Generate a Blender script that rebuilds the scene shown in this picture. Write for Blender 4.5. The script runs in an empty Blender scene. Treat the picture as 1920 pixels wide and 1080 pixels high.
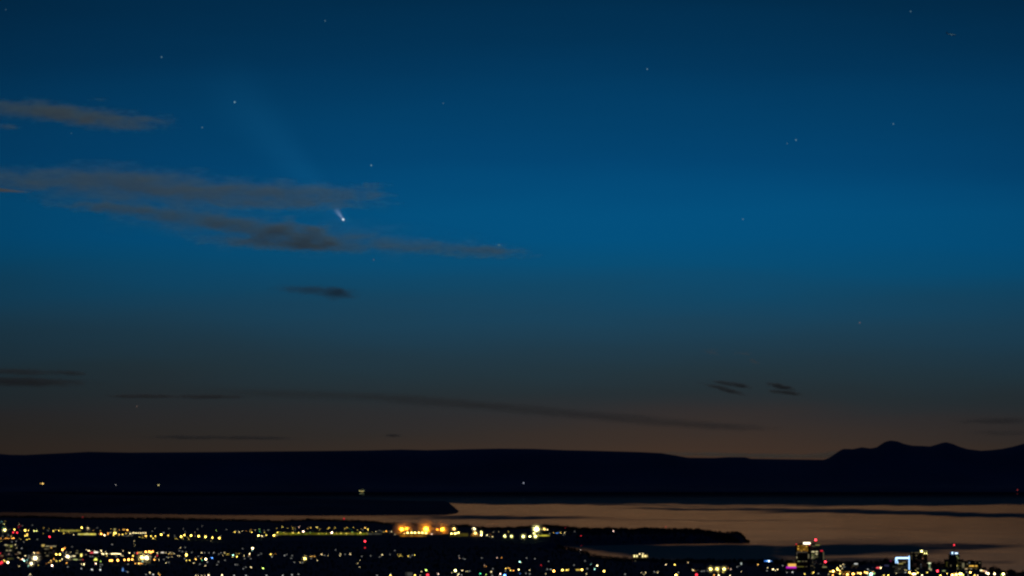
import bpy, bmesh, math, random
import numpy as np
from mathutils import Vector, Matrix, Euler

random.seed(7); rng = np.random.default_rng(11)
S = bpy.context.scene
COL = S.collection
R = math.radians

# ------------------------------------------------------------------ camera
F = 6462.0                      # focal length in photo pixels (1920 wide): a 17 degree telephoto view
HC = 250.0                      # the camera stands on a hillside 250 m above the water
PITCH = math.atan(360.0 / F)
CP, SP = math.cos(PITCH), math.sin(PITCH)
cam_d = bpy.data.cameras.new("camera"); cam = bpy.data.objects.new("camera", cam_d); COL.objects.link(cam)
cam_d.sensor_width = 36.0; cam_d.lens = 36.0 * F / 1920.0
cam_d.clip_start = 1.0; cam_d.clip_end = 900000.0
cam.location = (0, 0, HC); cam.rotation_euler = (math.pi / 2 + PITCH, 0, 0)
S.camera = cam

def slope(py):                  # height gained per metre of depth along the line of sight
    v = (540.0 - py) / F
    return (SP + v * CP) / (CP - v * SP)
def side(px, py=980.0):
    v = (540.0 - py) / F
    return ((px - 960.0) / F) / (CP - v * SP)
def at(px, py, D):
    return Vector((side(px, py) * D, D, HC + slope(py) * D))
def depth_at(py, z):
    return (z - HC) / slope(py)

# ------------------------------------------------------------------ helpers
def tag(o, label=None, cat=None, group=None, kind=None):
    if label: o["label"] = label
    if cat: o["category"] = cat
    if group: o["group"] = group
    if kind: o["kind"] = kind
    return o
def empty(name, loc, rz=0.0):
    o = bpy.data.objects.new(name, None); COL.objects.link(o)
    o.location = loc; o.rotation_euler = (0, 0, rz); return o
def mesh_obj(name, verts, faces, mats, parent=None, midx=None, smooth=False):
    me = bpy.data.meshes.new(name)
    me.from_pydata([tuple(v) for v in verts], [], [tuple(f) for f in faces])
    for m in (mats if isinstance(mats, (list, tuple)) else [mats]): me.materials.append(m)
    if midx is not None: me.polygons.foreach_set("material_index", midx)
    if smooth: me.polygons.foreach_set("use_smooth", [True] * len(me.polygons))
    me.update()
    o = bpy.data.objects.new(name, me); COL.objects.link(o)
    if parent is not None: o.parent = parent
    return o
class MB:
    def __init__(s): s.v = []; s.f = []; s.m = []
    def add(s, v, f, m=0):
        b = len(s.v); s.v += [tuple(p) for p in v]; s.f += [tuple(b + i for i in q) for q in f]; s.m += [m] * len(f)
    def box(s, x0, x1, y0, y1, z0, z1, m=0):
        s.add([(x0,y0,z0),(x1,y0,z0),(x1,y1,z0),(x0,y1,z0),(x0,y0,z1),(x1,y0,z1),(x1,y1,z1),(x0,y1,z1)],
              [(0,3,2,1),(4,5,6,7),(0,1,5,4),(1,2,6,5),(2,3,7,6),(3,0,4,7)], m)
    def tube(s, p0, p1, r0, r1, n=6, m=0):
        p0, p1 = Vector(p0), Vector(p1); d = (p1 - p0).normalized()
        a = d.orthogonal().normalized(); b = d.cross(a)
        v = []
        for p, r in ((p0, r0), (p1, r1)):
            for k in range(n):
                t = 2 * math.pi * k / n; v.append(p + a * r * math.cos(t) + b * r * math.sin(t))
        f = [(k, (k+1) % n, n + (k+1) % n, n + k) for k in range(n)]
        f += [tuple(range(n-1, -1, -1)), tuple(range(n, 2*n))]
        s.add(v, f, m)
    def ball(s, c, rx, ry, rz, n=8, k=5, m=0):
        v = [(c[0], c[1], c[2] - rz)]
        for i in range(1, k):
            t = -math.pi/2 + math.pi * i / k
            for j in range(n):
                u = 2 * math.pi * j / n
                v.append((c[0] + rx*math.cos(t)*math.cos(u), c[1] + ry*math.cos(t)*math.sin(u), c[2] + rz*math.sin(t)))
        v.append((c[0], c[1], c[2] + rz))
        f = [(0, 1 + (j+1) % n, 1 + j) for j in range(n)]
        for i in range(k - 2):
            for j in range(n):
                a = 1 + i*n + j; b = 1 + i*n + (j+1) % n
                f.append((a, b, b + n, a + n))
        L = len(v) - 1; q = 1 + (k-2)*n
        f += [(q + j, q + (j+1) % n, L) for j in range(n)]
        s.add(v, f, m)
    def build(s, name, mats, parent=None, smooth=False):
        return mesh_obj(name, s.v, s.f, mats, parent, s.m, smooth)

# ------------------------------------------------------------------ materials
def new_mat(name):
    m = bpy.data.materials.new(name); m.use_nodes = True
    m.node_tree.nodes.clear()
    return m, m.node_tree.nodes, m.node_tree.links
def surf(name, c, rough=0.9, scale=0.05, amt=0.35, spec=0.0):
    m, N, L = new_mat(name)
    out = N.new("ShaderNodeOutputMaterial"); p = N.new("ShaderNodeBsdfPrincipled")
    p.inputs["Roughness"].default_value = rough; p.inputs["Specular IOR Level"].default_value = spec
    tc = N.new("ShaderNodeNewGeometry"); no = N.new("ShaderNodeTexNoise")
    no.inputs["Scale"].default_value = scale; no.inputs["Detail"].default_value = 4
    L.new(tc.outputs["Position"], no.inputs["Vector"])
    cr = N.new("ShaderNodeMix"); cr.data_type = 'RGBA'
    cr.inputs[6].default_value = (*[x * (1 - amt) for x in c], 1); cr.inputs[7].default_value = (*[min(1, x * (1 + amt)) for x in c], 1)
    L.new(no.outputs["Fac"], cr.inputs[0]); L.new(cr.outputs[2], p.inputs["Base Color"])
    L.new(p.outputs[0], out.inputs[0])
    return m
_em = {}
def emis(c, s):
    k = (tuple(c), s)
    if k not in _em:
        m, N, L = new_mat("lit_%d" % len(_em))
        out = N.new("ShaderNodeOutputMaterial"); e = N.new("ShaderNodeEmission")
        e.inputs[0].default_value = (*c, 1); e.inputs[1].default_value = s
        L.new(e.outputs[0], out.inputs[0]); _em[k] = m
        m.cycles.emission_sampling = 'FRONT' if s >= 12 else 'NONE'
    return _em[k]

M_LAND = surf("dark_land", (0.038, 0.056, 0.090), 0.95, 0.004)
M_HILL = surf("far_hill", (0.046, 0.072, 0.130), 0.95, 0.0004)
M_POLE = surf("pole_metal", (0.12, 0.12, 0.12), 0.6)
M_CONC = surf("concrete", (0.16, 0.15, 0.14), 0.85)
M_DARKWALL = surf("dark_cladding", (0.045, 0.045, 0.05), 0.6)
M_BRICK = surf("brown_brick", (0.10, 0.055, 0.045), 0.9)
M_TAN = surf("tan_wall", (0.20, 0.165, 0.125), 0.85)
M_ROOF = surf("roofing", (0.05, 0.05, 0.055), 0.9)
M_HOUSE = surf("house_wall", (0.12, 0.115, 0.11), 0.85)
M_BARK = surf("bark", (0.05, 0.04, 0.03), 0.95)
M_LEAF = surf("foliage", (0.022, 0.038, 0.046), 0.95, 0.1)
M_NEEDLE = surf("needles", (0.020, 0.035, 0.044), 0.95, 0.1)
M_PLANE = surf("aircraft_paint", (0.7, 0.7, 0.72), 0.4)
M_HULL = surf("ship_paint", (0.10, 0.04, 0.03), 0.6)

# ------------------------------------------------------------------ terrain
def interp(pts):
    xs = [p[0] for p in pts]; ys = [p[1] for p in pts]
    return lambda x: np.interp(x, xs, ys)
TREE = 10.0
ridge_y = interp([(-900,962),(-300,965),(0,966.5),(70,967),(150,970),(230,970),(330,971),(440,973),(500,974.5),(520,976.5),
  (545,974),(580,972.5),(640,974),(700,976),(720,979),(760,980),(790,982),(830,984.5),(855,983),(875,983),(890,987),(930,988.5),
  (960,987.5),(985,986),(1005,984),(1030,984),(1060,986),(1085,988.5),(1120,989.5),(1140,989),(1165,990),(1190,990.5),(1212,988.5),
  (1235,990),(1290,990.5),(1312,992),(1335,995),(1365,996.5),(1385,998),(1390,1001),(1396,1008),(1401,1014),(1408,1017),(1500,1030)])
ridge_d = interp([(-900,19500),(0,19000),(480,18000),(720,16500),(1000,15000),(1250,14300),(1390,13700),(1500,13600)])
pen_near = interp([(-900,3000),(1000,3000),(1045,12900),(1080,13080),(1200,13330),(1330,13560),(1385,13640),(1408,13690),(1420,13700)])
city_far = interp([(-900,12950),(1020,12950),(1040,12750),(1050,12500),(1075,12000),(1100,11450),(1118,10900),(1150,10600),(1185,10400),
  (1240,10350),(1480,10250),(1560,10050),(1640,10150),(1700,10000),(1800,9600),(1860,9200),(1920,8850),(2100,8500),(2800,8200)])
def smooth(a, b, x):
    t = np.clip((x - a) / (b - a), 0, 1); return t * t * (3 - 2 * t)
def ground(px, D):
    px = np.asarray(px, float); D = np.asarray(D, float)
    sl = (SP + ((540 - ridge_y(px)) / F) * CP) / (CP - ((540 - ridge_y(px)) / F) * SP)
    rd = ridge_d(px); zr = np.maximum(HC + sl * rd - TREE, 1.0)
    west = smooth(1060, 1000, px)
    near_plat = 8 + (np.minimum(34, zr) - 8) * smooth(12250, 12950, D)
    plat = near_plat + (zr - np.minimum(34, zr)) * smooth(13300, np.maximum(rd - 100, 13400), D)
    pn = pen_near(px)
    pen = -6 + (np.minimum(34, zr) + 6) * smooth(pn - 30, pn + 260, D)
    pen = pen + (zr - np.minimum(34, zr)) * smooth(pn + 200, np.maximum(rd - 60, pn + 300), D)
    up = plat * west + pen * (1 - west)
    down = smooth(rd + 1000, rd + 250, D)
    up = np.where(D > rd, (zr + 6) * down - 6, up)
    up = np.where(px > 1409, -6.0, up)
    city = np.where(D < city_far(px) - 60, 8.0, 8 - 14 * smooth(city_far(px) - 60, city_far(px) + 40, D))
    g = np.where(D < 12250, city, np.where(px < 1000, up, np.maximum(up, city)))
    g = np.where((px < 1000) & (D < 12250), 8.0, g)
    n = np.sin(px * 0.21 + D * 0.011) * np.sin(px * 0.07 - D * 0.006)
    return g + np.where(g > 4, n * 1.2, 0)

def polar_grid(name, pxs, Ds, zf, mat, kind="structure"):
    P, Q = np.meshgrid(pxs, Ds)
    Z = zf(P, Q)
    X = (P - 960.0) / F / (CP - ((540 - 980.0) / F) * SP) * Q
    V = np.stack([X.ravel(), Q.ravel(), Z.ravel()], 1)
    nx, ny = len(pxs), len(Ds)
    i = np.arange((ny - 1) * (nx - 1)); r, c = i // (nx - 1), i % (nx - 1)
    a = r * nx + c
    Fc = np.stack([a, a + 1, a + nx + 1, a + nx], 1)
    me = bpy.data.meshes.new(name)
    me.vertices.add(len(V)); me.vertices.foreach_set("co", V.ravel())
    me.loops.add(Fc.size); me.loops.foreach_set("vertex_index", Fc.ravel())
    me.polygons.add(len(Fc)); me.polygons.foreach_set("loop_start", np.arange(0, Fc.size, 4))
    me.polygons.foreach_set("use_smooth", np.ones(len(Fc), bool))
    me.update(calc_edges=True); me.validate()
    me.materials.append(mat)
    o = bpy.data.objects.new(name, me); COL.objects.link(o); o["kind"] = kind
    return o, P, Q

Dg = np.concatenate([np.linspace(1500, 8000, 20), np.linspace(8100, 12200, 60), np.linspace(12230, 14400, 110), np.linspace(14420, 20800, 150)])
gr, _, _ = polar_grid("ground", np.concatenate([np.arange(-900, -10, 20), np.arange(-10, 1940, 5), np.arange(1940, 2800, 20)]), Dg, ground, M_LAND)

# island lying in the inlet
isl_top = interp([(-900,922),(0,923),(60,925),(130,927),(250,929.5),(400,932),(500,933),(560,934),(650,935.5),(720,938),(770,939.5),(800,940),(833,940),
  (842,944),(850,950),(856,956),(862,962.5),(866,965)])
def isl_h(px, D):
    yt = isl_top(px); sl = (SP + ((540 - yt) / F) * CP) / (CP - ((540 - yt) / F) * SP)
    zt = np.maximum(HC + sl * 27500.0, -3)
    near = interp([(-900,26900),(0,26900),(420,24200),(600,23700),(760,23900),(835,24300),(862,25300),(870,25800)])(px)
    h = -5 + (zt + 5) * smooth(near, np.minimum(near + 3600, 27500), D) * smooth(30500, 28000, D)
    rgh = 1.2 * np.sin(px * 0.31) * np.sin(D * 0.003) + 0.8 * np.sin(px * 0.83 + 1.3 + D * 0.004)
    return h + np.where(h > 10, rgh, 0)
isl, _, _ = polar_grid("island", np.arange(-900, 872, 3), np.linspace(23000, 31000, 46), isl_h, surf("island_wood", (0.034, 0.052, 0.085), 0.95, 0.002))

# far hills and mountains beyond the inlet
crest = interp([(-900,848),(-400,853),(0,851),(15,852.5),(45,853),(85,851),(130,849),(165,847),(190,847.5),(240,848.5),(310,848),(400,847.5),(500,846.5),(600,845.5),(690,844.5),(752,842.8),
 (800,844),(865,842.5),(935,841),(1000,841.5),(1060,844),(1110,845),(1200,847.5),(1240,849.5),(1268,854),(1290,858),(1340,858.5),(1365,857),(1398,857.2),(1408,860),(1470,861),(1545,862),
 (1554,859),(1566,851),(1578,843),(1584,841.5),(1600,842),(1617,838.5),(1633,840.7),(1645,838.5),(1652,833.5),(1661,828),(1671,825.8),(1684,827.5),(1697,832.5),(1712,835.5),(1730,836),(1745,837),
 (1757,833.5),(1768,830),(1776,829.2),(1787,832),(1800,837.5),(1815,842),(1840,845),(1858,844),(1880,841.5),(1900,837.5),(1920,832),(1950,826),(2050,834),(2300,840),(2800,836)])
def hill_h(px, D):
    yt = crest(px); sl = (SP + ((540 - yt) / F) * CP) / (CP - ((540 - yt) / F) * SP)
    zt = HC + sl * 79000.0
    t = np.clip((D - 72000) / 7000, 0, 1)
    return np.where(D < 79000, -30 + (zt + 30) * (0.12 * smooth(0, 0.15, t) + 0.88 * smooth(0.15, 1.0, t) ** 1.3), zt * smooth(92000, 79000, D))
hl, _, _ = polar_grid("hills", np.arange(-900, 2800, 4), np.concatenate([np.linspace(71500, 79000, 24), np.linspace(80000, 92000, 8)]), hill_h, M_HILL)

# ------------------------------------------------------------------ water
def win(x, a, b, s): return smooth(a - s, a + s, x) * (1 - smooth(b - s, b + s, x))
def wind_map(px, D):
    py = 540 + F * np.tan(PITCH + np.arctan(HC / D))     # row at which this water is seen
    w = 1.1 * np.sin(px * 0.012 + 1) + 0.7 * np.sin(px * 0.031 + py * 0.2) + 0.5 * np.sin(px * 0.09 + py * 0.7)
    y = py + w * 0.9
    edge = interp([(-900,942),(850,944),(960,946.5),(1300,950),(1440,950),(1600,950),(1800,948),(1920,945),(2800,940)])(px)
    calm = 1 - smooth(edge - 2.0, edge + 1.2, y)
    streak = win(y, 944.0 + (px - 1100) * 0.006, 947.2 + (px - 1100) * 0.006, 1.2) * win(px, 1170, 1500, 120)
    calm = calm * (1 - 0.75 * streak)
    def band(c0, c1, pa, pb, pe, s, k):
        nonlocal calm
        s = s * 1.5
        t = (px - pa) / (pb - pa)
        a = c0[0] + (c1[0] - c0[0]) * t; b = c0[1] + (c1[1] - c0[1]) * t
        calm = np.maximum(calm, k * win(y, a, b, s) * win(px, pa, pb, pe))
    band((964, 973), (970, 974.5), 780, 1120, 90, 1.3, 0.9)
    band((973, 975), (974.5, 976.5), 1000, 1500, 150, 0.9, 0.45)
    band((963, 964), (965, 966), 1280, 1420, 60, 0.8, 0.3)
    band((953, 960), (962.5, 971.5), 1430, 1960, 60, 1.2, 0.95)
    band((951.5, 955), (953, 958), 1180, 1520, 90, 1.0, 0.9)
    band((960, 963), (959, 962), 1400, 1620, 60, 0.8, 0.4)
    band((1023, 1047), (1018, 1038), 1420, 1760, 60, 3.6, 1.0)
    band((1019, 1034), (1019, 1026), 1700, 1905, 50, 2.0, 0.85)
    band((1036, 1039), (1036, 1038), 1640, 1815, 40, 1.2, 0.5)
    band((1046, 1064), (1047, 1062), 1400, 1730, 60, 2.0, 0.72)
    band((1013, 1025), (1010, 1022), 1400, 1700, 80, 3.0, 0.35)
    band((945, 948.5), (946.5, 949.5), 1420, 1640, 60, 0.7, 0.55)
    band((968, 969), (971, 972), 1430, 1700, 80, 1.5, 0.2)
    band((990, 994), (992, 996), 1440, 1800, 150, 3.0, 0.12)
    band((1050, 1056), (1050, 1056), 1835, 1900, 20, 1.5, 0.45)
    chan = win(y, 1020.5 + 0.012 * np.maximum(px - 1380, 0), 1056, 3) * win(px, 1030, 1490, 60)
    sand = smooth(1024 + (px - 1040) * 0.11 - 4, 1024 + (px - 1040) * 0.11 + 8, y) * (1 - smooth(1150, 1230, px))
    calm = np.maximum(calm, chan * (1 - 0.8 * sand))
    calm = np.maximum(calm, (0.16 - 0.16 * smooth(0, 500, px)) * (px < 860) * (y > 950))
    return np.clip(calm + 0.05 * np.sin(px * 0.02 + y * 1.3) * np.sin(y * 2.1 + px * 0.006), 0, 1)

mw, N, L = new_mat("inlet_water")
out = N.new("ShaderNodeOutputMaterial")
att = N.new("ShaderNodeAttribute"); att.attribute_name = "calm"
geo = N.new("ShaderNodeNewGeometry"); mp = N.new("ShaderNodeMapping"); mp.inputs["Scale"].default_value = (0.0016, 0.00035, 1)
L.new(geo.outputs["Position"], mp.inputs["Vector"])
no = N.new("ShaderNodeTexNoise"); no.inputs["Scale"].default_value = 2.0; no.inputs["Detail"].default_value = 8; no.inputs["Roughness"].default_value = 0.6
L.new(mp.outputs[0], no.inputs["Vector"])
ma = N.new("ShaderNodeMath"); ma.operation = 'MULTIPLY_ADD'; ma.inputs[1].default_value = 0.62; ma.inputs[2].default_value = -0.22; L.new(no.outputs["Fac"], ma.inputs[0])
ad = N.new("ShaderNodeMath"); ad.operation = 'ADD'; ad.use_clamp = True; L.new(att.outputs["Fac"], ad.inputs[0]); L.new(ma.outputs[0], ad.inputs[1])
g1 = N.new("ShaderNodeBsdfGlossy"); g1.inputs["Color"].default_value = (0.50, 0.48, 0.43, 1); g1.inputs["Roughness"].default_value = 0.06
g3 = N.new("ShaderNodeBsdfGlossy"); g3.inputs["Color"].default_value = (1.0, 0.53, 0.25, 1); g3.inputs["Roughness"].default_value = 0.55
m1 = N.new("ShaderNodeMixShader"); m1.inputs[0].default_value = 0.095; L.new(g1.outputs[0], m1.inputs[1]); L.new(g3.outputs[0], m1.inputs[2])
g2 = N.new("ShaderNodeBsdfGlossy"); g2.inputs["Color"].default_value = (0.5, 0.55, 0.6, 1); g2.inputs["Roughness"].default_value = 0.06
d2 = N.new("ShaderNodeBsdfDiffuse"); d2.inputs["Color"].default_value = (0.014, 0.105, 0.150, 1)  # sky reflection of the dark bands put into a blue diffuse colour
m2 = N.new("ShaderNodeMixShader"); m2.inputs[0].default_value = 0.96; L.new(g2.outputs[0], m2.inputs[1]); L.new(d2.outputs[0], m2.inputs[2])
mm = N.new("ShaderNodeMixShader"); L.new(ad.outputs[0], mm.inputs[0]); L.new(m1.outputs[0], mm.inputs[1])
at2 = N.new("ShaderNodeAttribute"); at2.attribute_name = "lee"
g4 = N.new("ShaderNodeBsdfGlossy"); g4.inputs["Color"].default_value = (0.16, 0.22, 0.32, 1); g4.inputs["Roughness"].default_value = 0.012
m4 = N.new("ShaderNodeMixShader"); L.new(at2.outputs["Fac"], m4.inputs[0]); L.new(m2.outputs[0], m4.inputs[1]); L.new(g4.outputs[0], m4.inputs[2]); L.new(m4.outputs[0], mm.inputs[2])
mp3 = N.new("ShaderNodeMapping"); mp3.inputs["Scale"].default_value = (0.006, 0.0016, 1); L.new(geo.outputs["Position"], mp3.inputs["Vector"])
n3 = N.new("ShaderNodeTexNoise"); n3.inputs["Scale"].default_value = 1.0; n3.inputs["Detail"].default_value = 6; n3.inputs["Roughness"].default_value = 0.7; L.new(mp3.outputs[0], n3.inputs["Vector"])
r3 = N.new("ShaderNodeMath"); r3.operation = 'MULTIPLY_ADD'; r3.inputs[1].default_value = 0.22; r3.inputs[2].default_value = 0.055; L.new(n3.outputs["Fac"], r3.inputs[0]); L.new(r3.outputs[0], m1.inputs[0])
L.new(mm.outputs[0], out.inputs[0])
rows = np.concatenate([np.linspace(1085, 942, 290), np.linspace(941, 905, 40)])
Dw = np.concatenate([[1500, 4000, 7000], HC / -np.array([slope(y) for y in rows]), [100000.0, 200000.0, 400000.0]])
Dw = np.sort(Dw)
wat, Pw, Qw = polar_grid("water", np.concatenate([np.arange(-900, 0, 40), np.arange(0, 1930, 6), np.arange(1940, 2800, 40)]), Dw, lambda p, d: 0.0 * p, mw)
a = wat.data.attributes.new("calm", 'FLOAT', 'POINT'); a.data.foreach_set("value", wind_map(Pw, Qw).ravel())
a = wat.data.attributes.new("lee", 'FLOAT', 'POINT'); a.data.foreach_set("value", smooth(38000.0, 62000.0, Qw).ravel())

# ------------------------------------------------------------------ sky
LAMP_EL, SUN_AND_LAMP_AZ = 14.0, 2.0       # added warm lamp, browning water and clouds, a little north of the view axis
W = bpy.data.worlds.new("World"); S.world = W; W.use_nodes = True
N, L = W.node_tree.nodes, W.node_tree.links; N.clear()
wo = N.new("ShaderNodeOutputWorld"); bg = N.new("ShaderNodeBackground")
tc = N.new("ShaderNodeTexCoord"); sx = N.new("ShaderNodeSeparateXYZ"); L.new(tc.outputs["Generated"], sx.inputs[0])
def lin(c): return tuple((x/255/12.92 if x/255 <= 0.04045 else ((x/255+0.055)/1.055)**2.4) for x in c)
mr = N.new("ShaderNodeMapRange"); mr.inputs["From Min"].default_value = -0.01; mr.inputs["From Max"].default_value = 0.19; mr.clamp = True
tl = N.new("ShaderNodeMath"); tl.operation = 'MULTIPLY_ADD'; tl.inputs[1].default_value = 0.011; L.new(sx.outputs["X"], tl.inputs[0]); L.new(sx.outputs["Z"], tl.inputs[2])
hz = N.new("ShaderNodeMapping"); hz.inputs["Scale"].default_value = (5, 5, 38); L.new(tc.outputs["Generated"], hz.inputs["Vector"])
hn = N.new("ShaderNodeTexNoise"); hn.inputs["Scale"].default_value = 1.6; hn.inputs["Detail"].default_value = 3; L.new(hz.outputs[0], hn.inputs["Vector"])
hm = N.new("ShaderNodeMath"); hm.operation = 'MULTIPLY_ADD'; hm.inputs[1].default_value = 0.012; L.new(hn.outputs["Fac"], hm.inputs[0]); L.new(tl.outputs[0], hm.inputs[2])
hs = N.new("ShaderNodeMath"); hs.operation = 'SUBTRACT'; hs.inputs[1].default_value = 0.006; L.new(hm.outputs[0], hs.inputs[0])
L.new(hs.outputs[0], mr.inputs["Value"])
ramp = N.new("ShaderNodeValToRGB"); L.new(mr.outputs[0], ramp.inputs[0])
sky = [(900,(51,41,36)),(855,(50,42,37)),(820,(45,42,40)),(780,(42,43,45)),(740,(36,46,51)),(700,(33,51,60)),(650,(29,57,73)),(600,(25,63,85)),(550,(15,69,99)),(500,(5,75,113)),(450,(0,78,122)),(400,(0,78,123)),
       (350,(0,73,118)),(300,(0,67,111)),(220,(0,62,103)),(120,(0,53,90)),(0,(0,43,74)),(-160,(0,39,74))]
def elz(py): s = slope(py); return s / math.sqrt(1 + s * s)
el = ramp.color_ramp.elements
while len(el) > 1: el.remove(el[0])
for i, (py, c) in enumerate(sky):
    p = (elz(py) + 0.01) / 0.2
    e = el[0] if i == 0 else el.new(p)
    e.position = p; e.color = (*lin(c), 1)
# the glow of dusk fades away from the sunset azimuth
mx = N.new("ShaderNodeMath"); mx.operation = 'SUBTRACT'; mx.inputs[1].default_value = side(1120); L.new(sx.outputs["X"], mx.inputs[0])
sq = N.new("ShaderNodeMath"); sq.operation = 'MULTIPLY'; L.new(mx.outputs[0], sq.inputs[0]); L.new(mx.outputs[0], sq.inputs[1])
fa = N.new("ShaderNodeMath"); fa.operation = 'MULTIPLY_ADD'; fa.inputs[1].default_value = -10.5; fa.inputs[2].default_value = 1.03; L.new(sq.outputs[0], fa.inputs[0])
fm = N.new("ShaderNodeMath"); fm.operation = 'MAXIMUM'; fm.inputs[1].default_value = 0.35; L.new(fa.outputs[0], fm.inputs[0])
vm = N.new("ShaderNodeVectorMath"); vm.operation = 'SCALE'; L.new(ramp.outputs[0], vm.inputs[0]); L.new(fm.outputs[0], vm.inputs["Scale"])
ns = N.new("ShaderNodeTexSky"); ns.sky_type = 'NISHITA'; ns.sun_disc = False; ns.sun_elevation = R(-4.0); ns.sun_rotation = R(SUN_AND_LAMP_AZ)
nv = N.new("ShaderNodeVectorMath"); nv.operation = 'SCALE'; nv.inputs["Scale"].default_value = 0.004; L.new(ns.outputs[0], nv.inputs[0])
av = N.new("ShaderNodeVectorMath"); av.operation = 'ADD'; L.new(vm.outputs[0], av.inputs[0]); L.new(nv.outputs[0], av.inputs[1])
# warm remnant of sunset low over the gap in the hills
gx = N.new("ShaderNodeMath"); gx.operation = 'SUBTRACT'; gx.inputs[1].default_value = side(1400); L.new(sx.outputs["X"], gx.inputs[0])
gq = N.new("ShaderNodeMath"); gq.operation = 'ABSOLUTE'; L.new(gx.outputs[0], gq.inputs[0])
ga = N.new("ShaderNodeMapRange"); ga.interpolation_type = 'SMOOTHSTEP'; ga.inputs["From Min"].default_value = 0.14; ga.inputs["From Max"].default_value = 0.0; L.new(gq.outputs[0], ga.inputs["Value"])
gz = N.new("ShaderNodeMapRange"); gz.interpolation_type = 'SMOOTHSTEP'; gz.inputs["From Min"].default_value = 0.026; gz.inputs["From Max"].default_value = 0.004; L.new(hs.outputs[0], gz.inputs["Value"])
gg = N.new("ShaderNodeMath"); gg.operation = 'MULTIPLY'; L.new(ga.outputs[0], gg.inputs[0]); L.new(gz.outputs[0], gg.inputs[1])
gv = N.new("ShaderNodeVectorMath"); gv.operation = 'SCALE'; gv.inputs[0].default_value = (0.022, 0.007, 0.001); L.new(gg.outputs[0], gv.inputs["Scale"])
aw = N.new("ShaderNodeVectorMath"); aw.operation = 'ADD'; L.new(av.outputs[0], aw.inputs[0]); L.new(gv.outputs[0], aw.inputs[1])
L.new(aw.outputs[0], bg.inputs[0]); bg.inputs[1].default_value = 1.0
L.new(bg.outputs[0], wo.inputs[0])

sd = bpy.data.lights.new("sun", 'SUN'); sd.energy = 0.22; sd.angle = R(16); sd.color = (1.0, 0.80, 0.52)  # added lamp for a warm water glint and lit clouds
so = bpy.data.objects.new("sun", sd); COL.objects.link(so)
dirv = Vector((math.sin(R(SUN_AND_LAMP_AZ)) * math.cos(R(LAMP_EL)), math.cos(R(SUN_AND_LAMP_AZ)) * math.cos(R(LAMP_EL)), math.sin(R(LAMP_EL))))
so.rotation_euler = dirv.to_track_quat('Z', 'Y').to_euler(); so.location = (0, 0, 5000)

# ------------------------------------------------------------------ clouds, comet, stars
def vol_mat(name, col, dens, absorb, nscale, thr=0.0, seed=0.0, namp=3.0, soft=0.9):
    m, N, L = new_mat(name)
    out = N.new("ShaderNodeOutputMaterial")
    tr = N.new("ShaderNodeBsdfTransparent"); tr.inputs[0].default_value = (0.995, 0.995, 0.995, 1); L.new(tr.outputs[0], out.inputs["Surface"])
    tc = N.new("ShaderNodeTexCoord")
    ln = N.new("ShaderNodeVectorMath"); ln.operation = 'LENGTH'
    geo = N.new("ShaderNodeNewGeometry"); mp = N.new("ShaderNodeMapping")
    mp.inputs["Scale"].default_value = (nscale, nscale * 0.6, nscale * 3.6); mp.inputs["Location"].default_value = (seed, seed * 2.3, seed * 0.7)
    L.new(geo.outputs["Position"], mp.inputs["Vector"])
    no = N.new("ShaderNodeTexNoise"); no.inputs["Scale"].default_value = 1.0; no.inputs["Detail"].default_value = 6; no.inputs["Roughness"].default_value = 0.62
    L.new(mp.outputs[0], no.inputs["Vector"])
    L.new(tc.outputs["Object"], ln.inputs[0])
    sb = N.new("ShaderNodeMath"); sb.operation = 'SUBTRACT'; sb.inputs[0].default_value = 0.92; L.new(ln.outputs["Value"], sb.inputs[1])
    ml = N.new("ShaderNodeMath"); ml.operation = 'MULTIPLY_ADD'; ml.inputs[1].default_value = namp; ml.inputs[2].default_value = -namp / 2 - thr; L.new(no.outputs["Fac"], ml.inputs[0])
    ad = N.new("ShaderNodeMath"); ad.operation = 'ADD'; L.new(sb.outputs[0], ad.inputs[0]); L.new(ml.outputs[0], ad.inputs[1])
    mr = N.new("ShaderNodeMapRange"); mr.interpolation_type = 'SMOOTHSTEP'; mr.inputs["From Min"].default_value = 0.0; mr.inputs["From Max"].default_value = soft
    mr.inputs["To Max"].default_value = dens; L.new(ad.outputs[0], mr.inputs["Value"])
    lt = N.new("ShaderNodeMath"); lt.operation = 'LESS_THAN'; lt.inputs[1].default_value = 0.98; L.new(ln.outputs["Value"], lt.inputs[0])
    mu = N.new("ShaderNodeMath"); mu.operation = 'MULTIPLY'; L.new(mr.outputs[0], mu.inputs[0]); L.new(lt.outputs[0], mu.inputs[1])
    pv = N.new("ShaderNodeVolumePrincipled"); pv.inputs["Color"].default_value = (*col, 1); pv.inputs["Anisotropy"].default_value = 0.5
    pv.inputs["Absorption Color"].default_value = (*absorb, 1)
    L.new(mu.outputs[0], pv.inputs["Density"]); L.new(pv.outputs[0], out.inputs["Volume"])
    return m
def sphere_mesh(name, mat, n=24, k=14):
    b = MB(); b.ball((0, 0, 0), 1, 1, 1, n, k)
    me = bpy.data.meshes.new(name); me.from_pydata(b.v, [], b.f); me.materials.append(mat); me.update(); return me
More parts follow.
